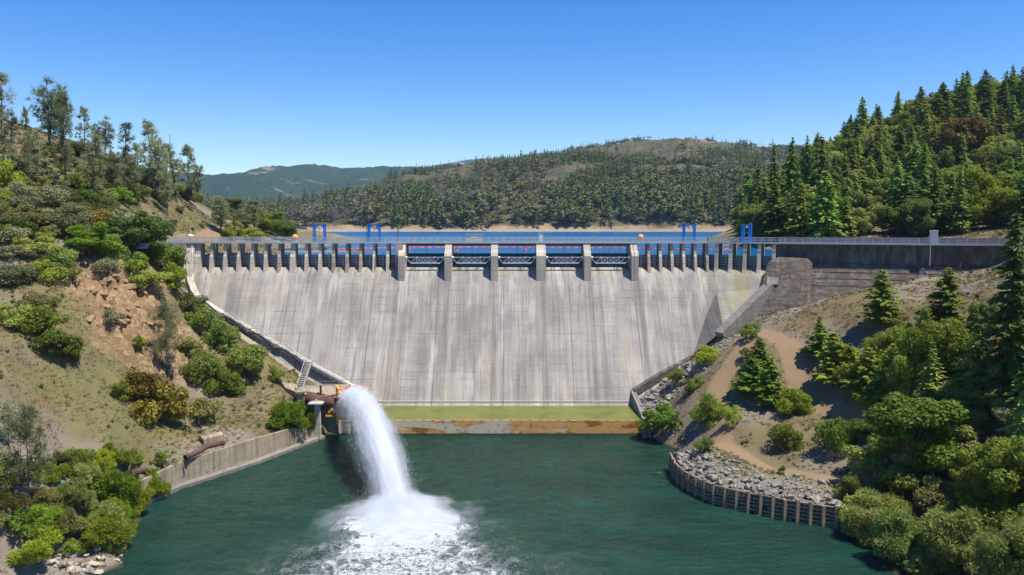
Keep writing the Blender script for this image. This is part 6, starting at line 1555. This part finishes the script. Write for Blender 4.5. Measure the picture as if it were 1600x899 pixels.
# ------------------------------------------------------------------ air, sky, sun, camera
HAZE = True
if HAZE:
    mb = MB(); mb.box((200, 3950, 170), (9000, 8200, 0)) if False else None
    bx0, bx1, by0, by1, bz0, bz1 = -2700, 3600, -60, 6300, -8, 500
    vs = [(x, y, z) for z in (bz0, bz1) for y in (by0, by1) for x in (bx0, bx1)]
    mb.add(vs, [(0, 2, 3, 1), (4, 5, 7, 6), (0, 1, 5, 4), (2, 6, 7, 3), (0, 4, 6, 2), (1, 3, 7, 5)])
    m = bpy.data.materials.new('haze_air'); m.use_nodes = True; nt = m.node_tree; nt.nodes.clear(); o = nt.nodes.new('ShaderNodeOutputMaterial'); v = nt.nodes.new('ShaderNodeVolumePrincipled')
    v.inputs['Color'].default_value = (.55, .76, 1, 1); v.inputs['Density'].default_value = 4.2e-5; v.inputs['Anisotropy'].default_value = 0.; nt.links.new(v.outputs[0], o.inputs['Volume'])
    tag(mb.build('haze', m), kind='stuff')
EL, AZ = R(67), R(114)
w = bpy.data.worlds.new('World'); scene.world = w; w.use_nodes = True; nt = w.node_tree; bg = nt.nodes['Background']
sky = nt.nodes.new('ShaderNodeTexSky'); sky.sky_type = 'NISHITA'; sky.sun_disc = False; sky.sun_elevation = EL; sky.sun_rotation = AZ; sky.altitude = 600; sky.air_density = 1.; sky.dust_density = .25; sky.ozone_density = 2.6
hsv = nt.nodes.new('ShaderNodeHueSaturation'); hsv.inputs['Saturation'].default_value = 1.45; hsv.inputs['Hue'].default_value = .512; nt.links.new(sky.outputs[0], hsv.inputs['Color']); nt.links.new(hsv.outputs[0], bg.inputs[0]); bg.inputs[1].default_value = .112
S = Vector((math.cos(EL) * math.sin(AZ), math.cos(EL) * math.cos(AZ), math.sin(EL)))
sl = bpy.data.lights.new('sun', 'SUN'); sl.energy = 4.6; sl.angle = R(.53); sl.color = (1, .93, .82); so = bpy.data.objects.new('sun', sl); COL.objects.link(so); so.rotation_euler = (-S).to_track_quat('-Z', 'Y').to_euler(); so.location = (60, 20, 120)
cam = bpy.data.cameras.new('camera'); cam.sensor_width = 36; cam.lens = 36 * F / 1600; cam.clip_start = .5; cam.clip_end = 20000
co = bpy.data.objects.new('camera', cam); COL.objects.link(co); co.location = (0, 0, CAMZ); co.rotation_euler = (math.pi / 2 - PITCH, 0, 0); scene.camera = co
scene.view_settings.view_transform = 'Standard'; scene.view_settings.look = 'None'; scene.view_settings.gamma = 1; scene.view_settings.exposure = .62
cy_ = scene.cycles; cy_.use_denoising = True; cy_.max_bounces = 8; cy_.diffuse_bounces = 4; cy_.glossy_bounces = 2; cy_.transmission_bounces = 4; cy_.volume_bounces = 6; cy_.caustics_reflective = False; cy_.caustics_refractive = False; cy_.sample_clamp_indirect = 6; cy_.transparent_max_bounces = 48
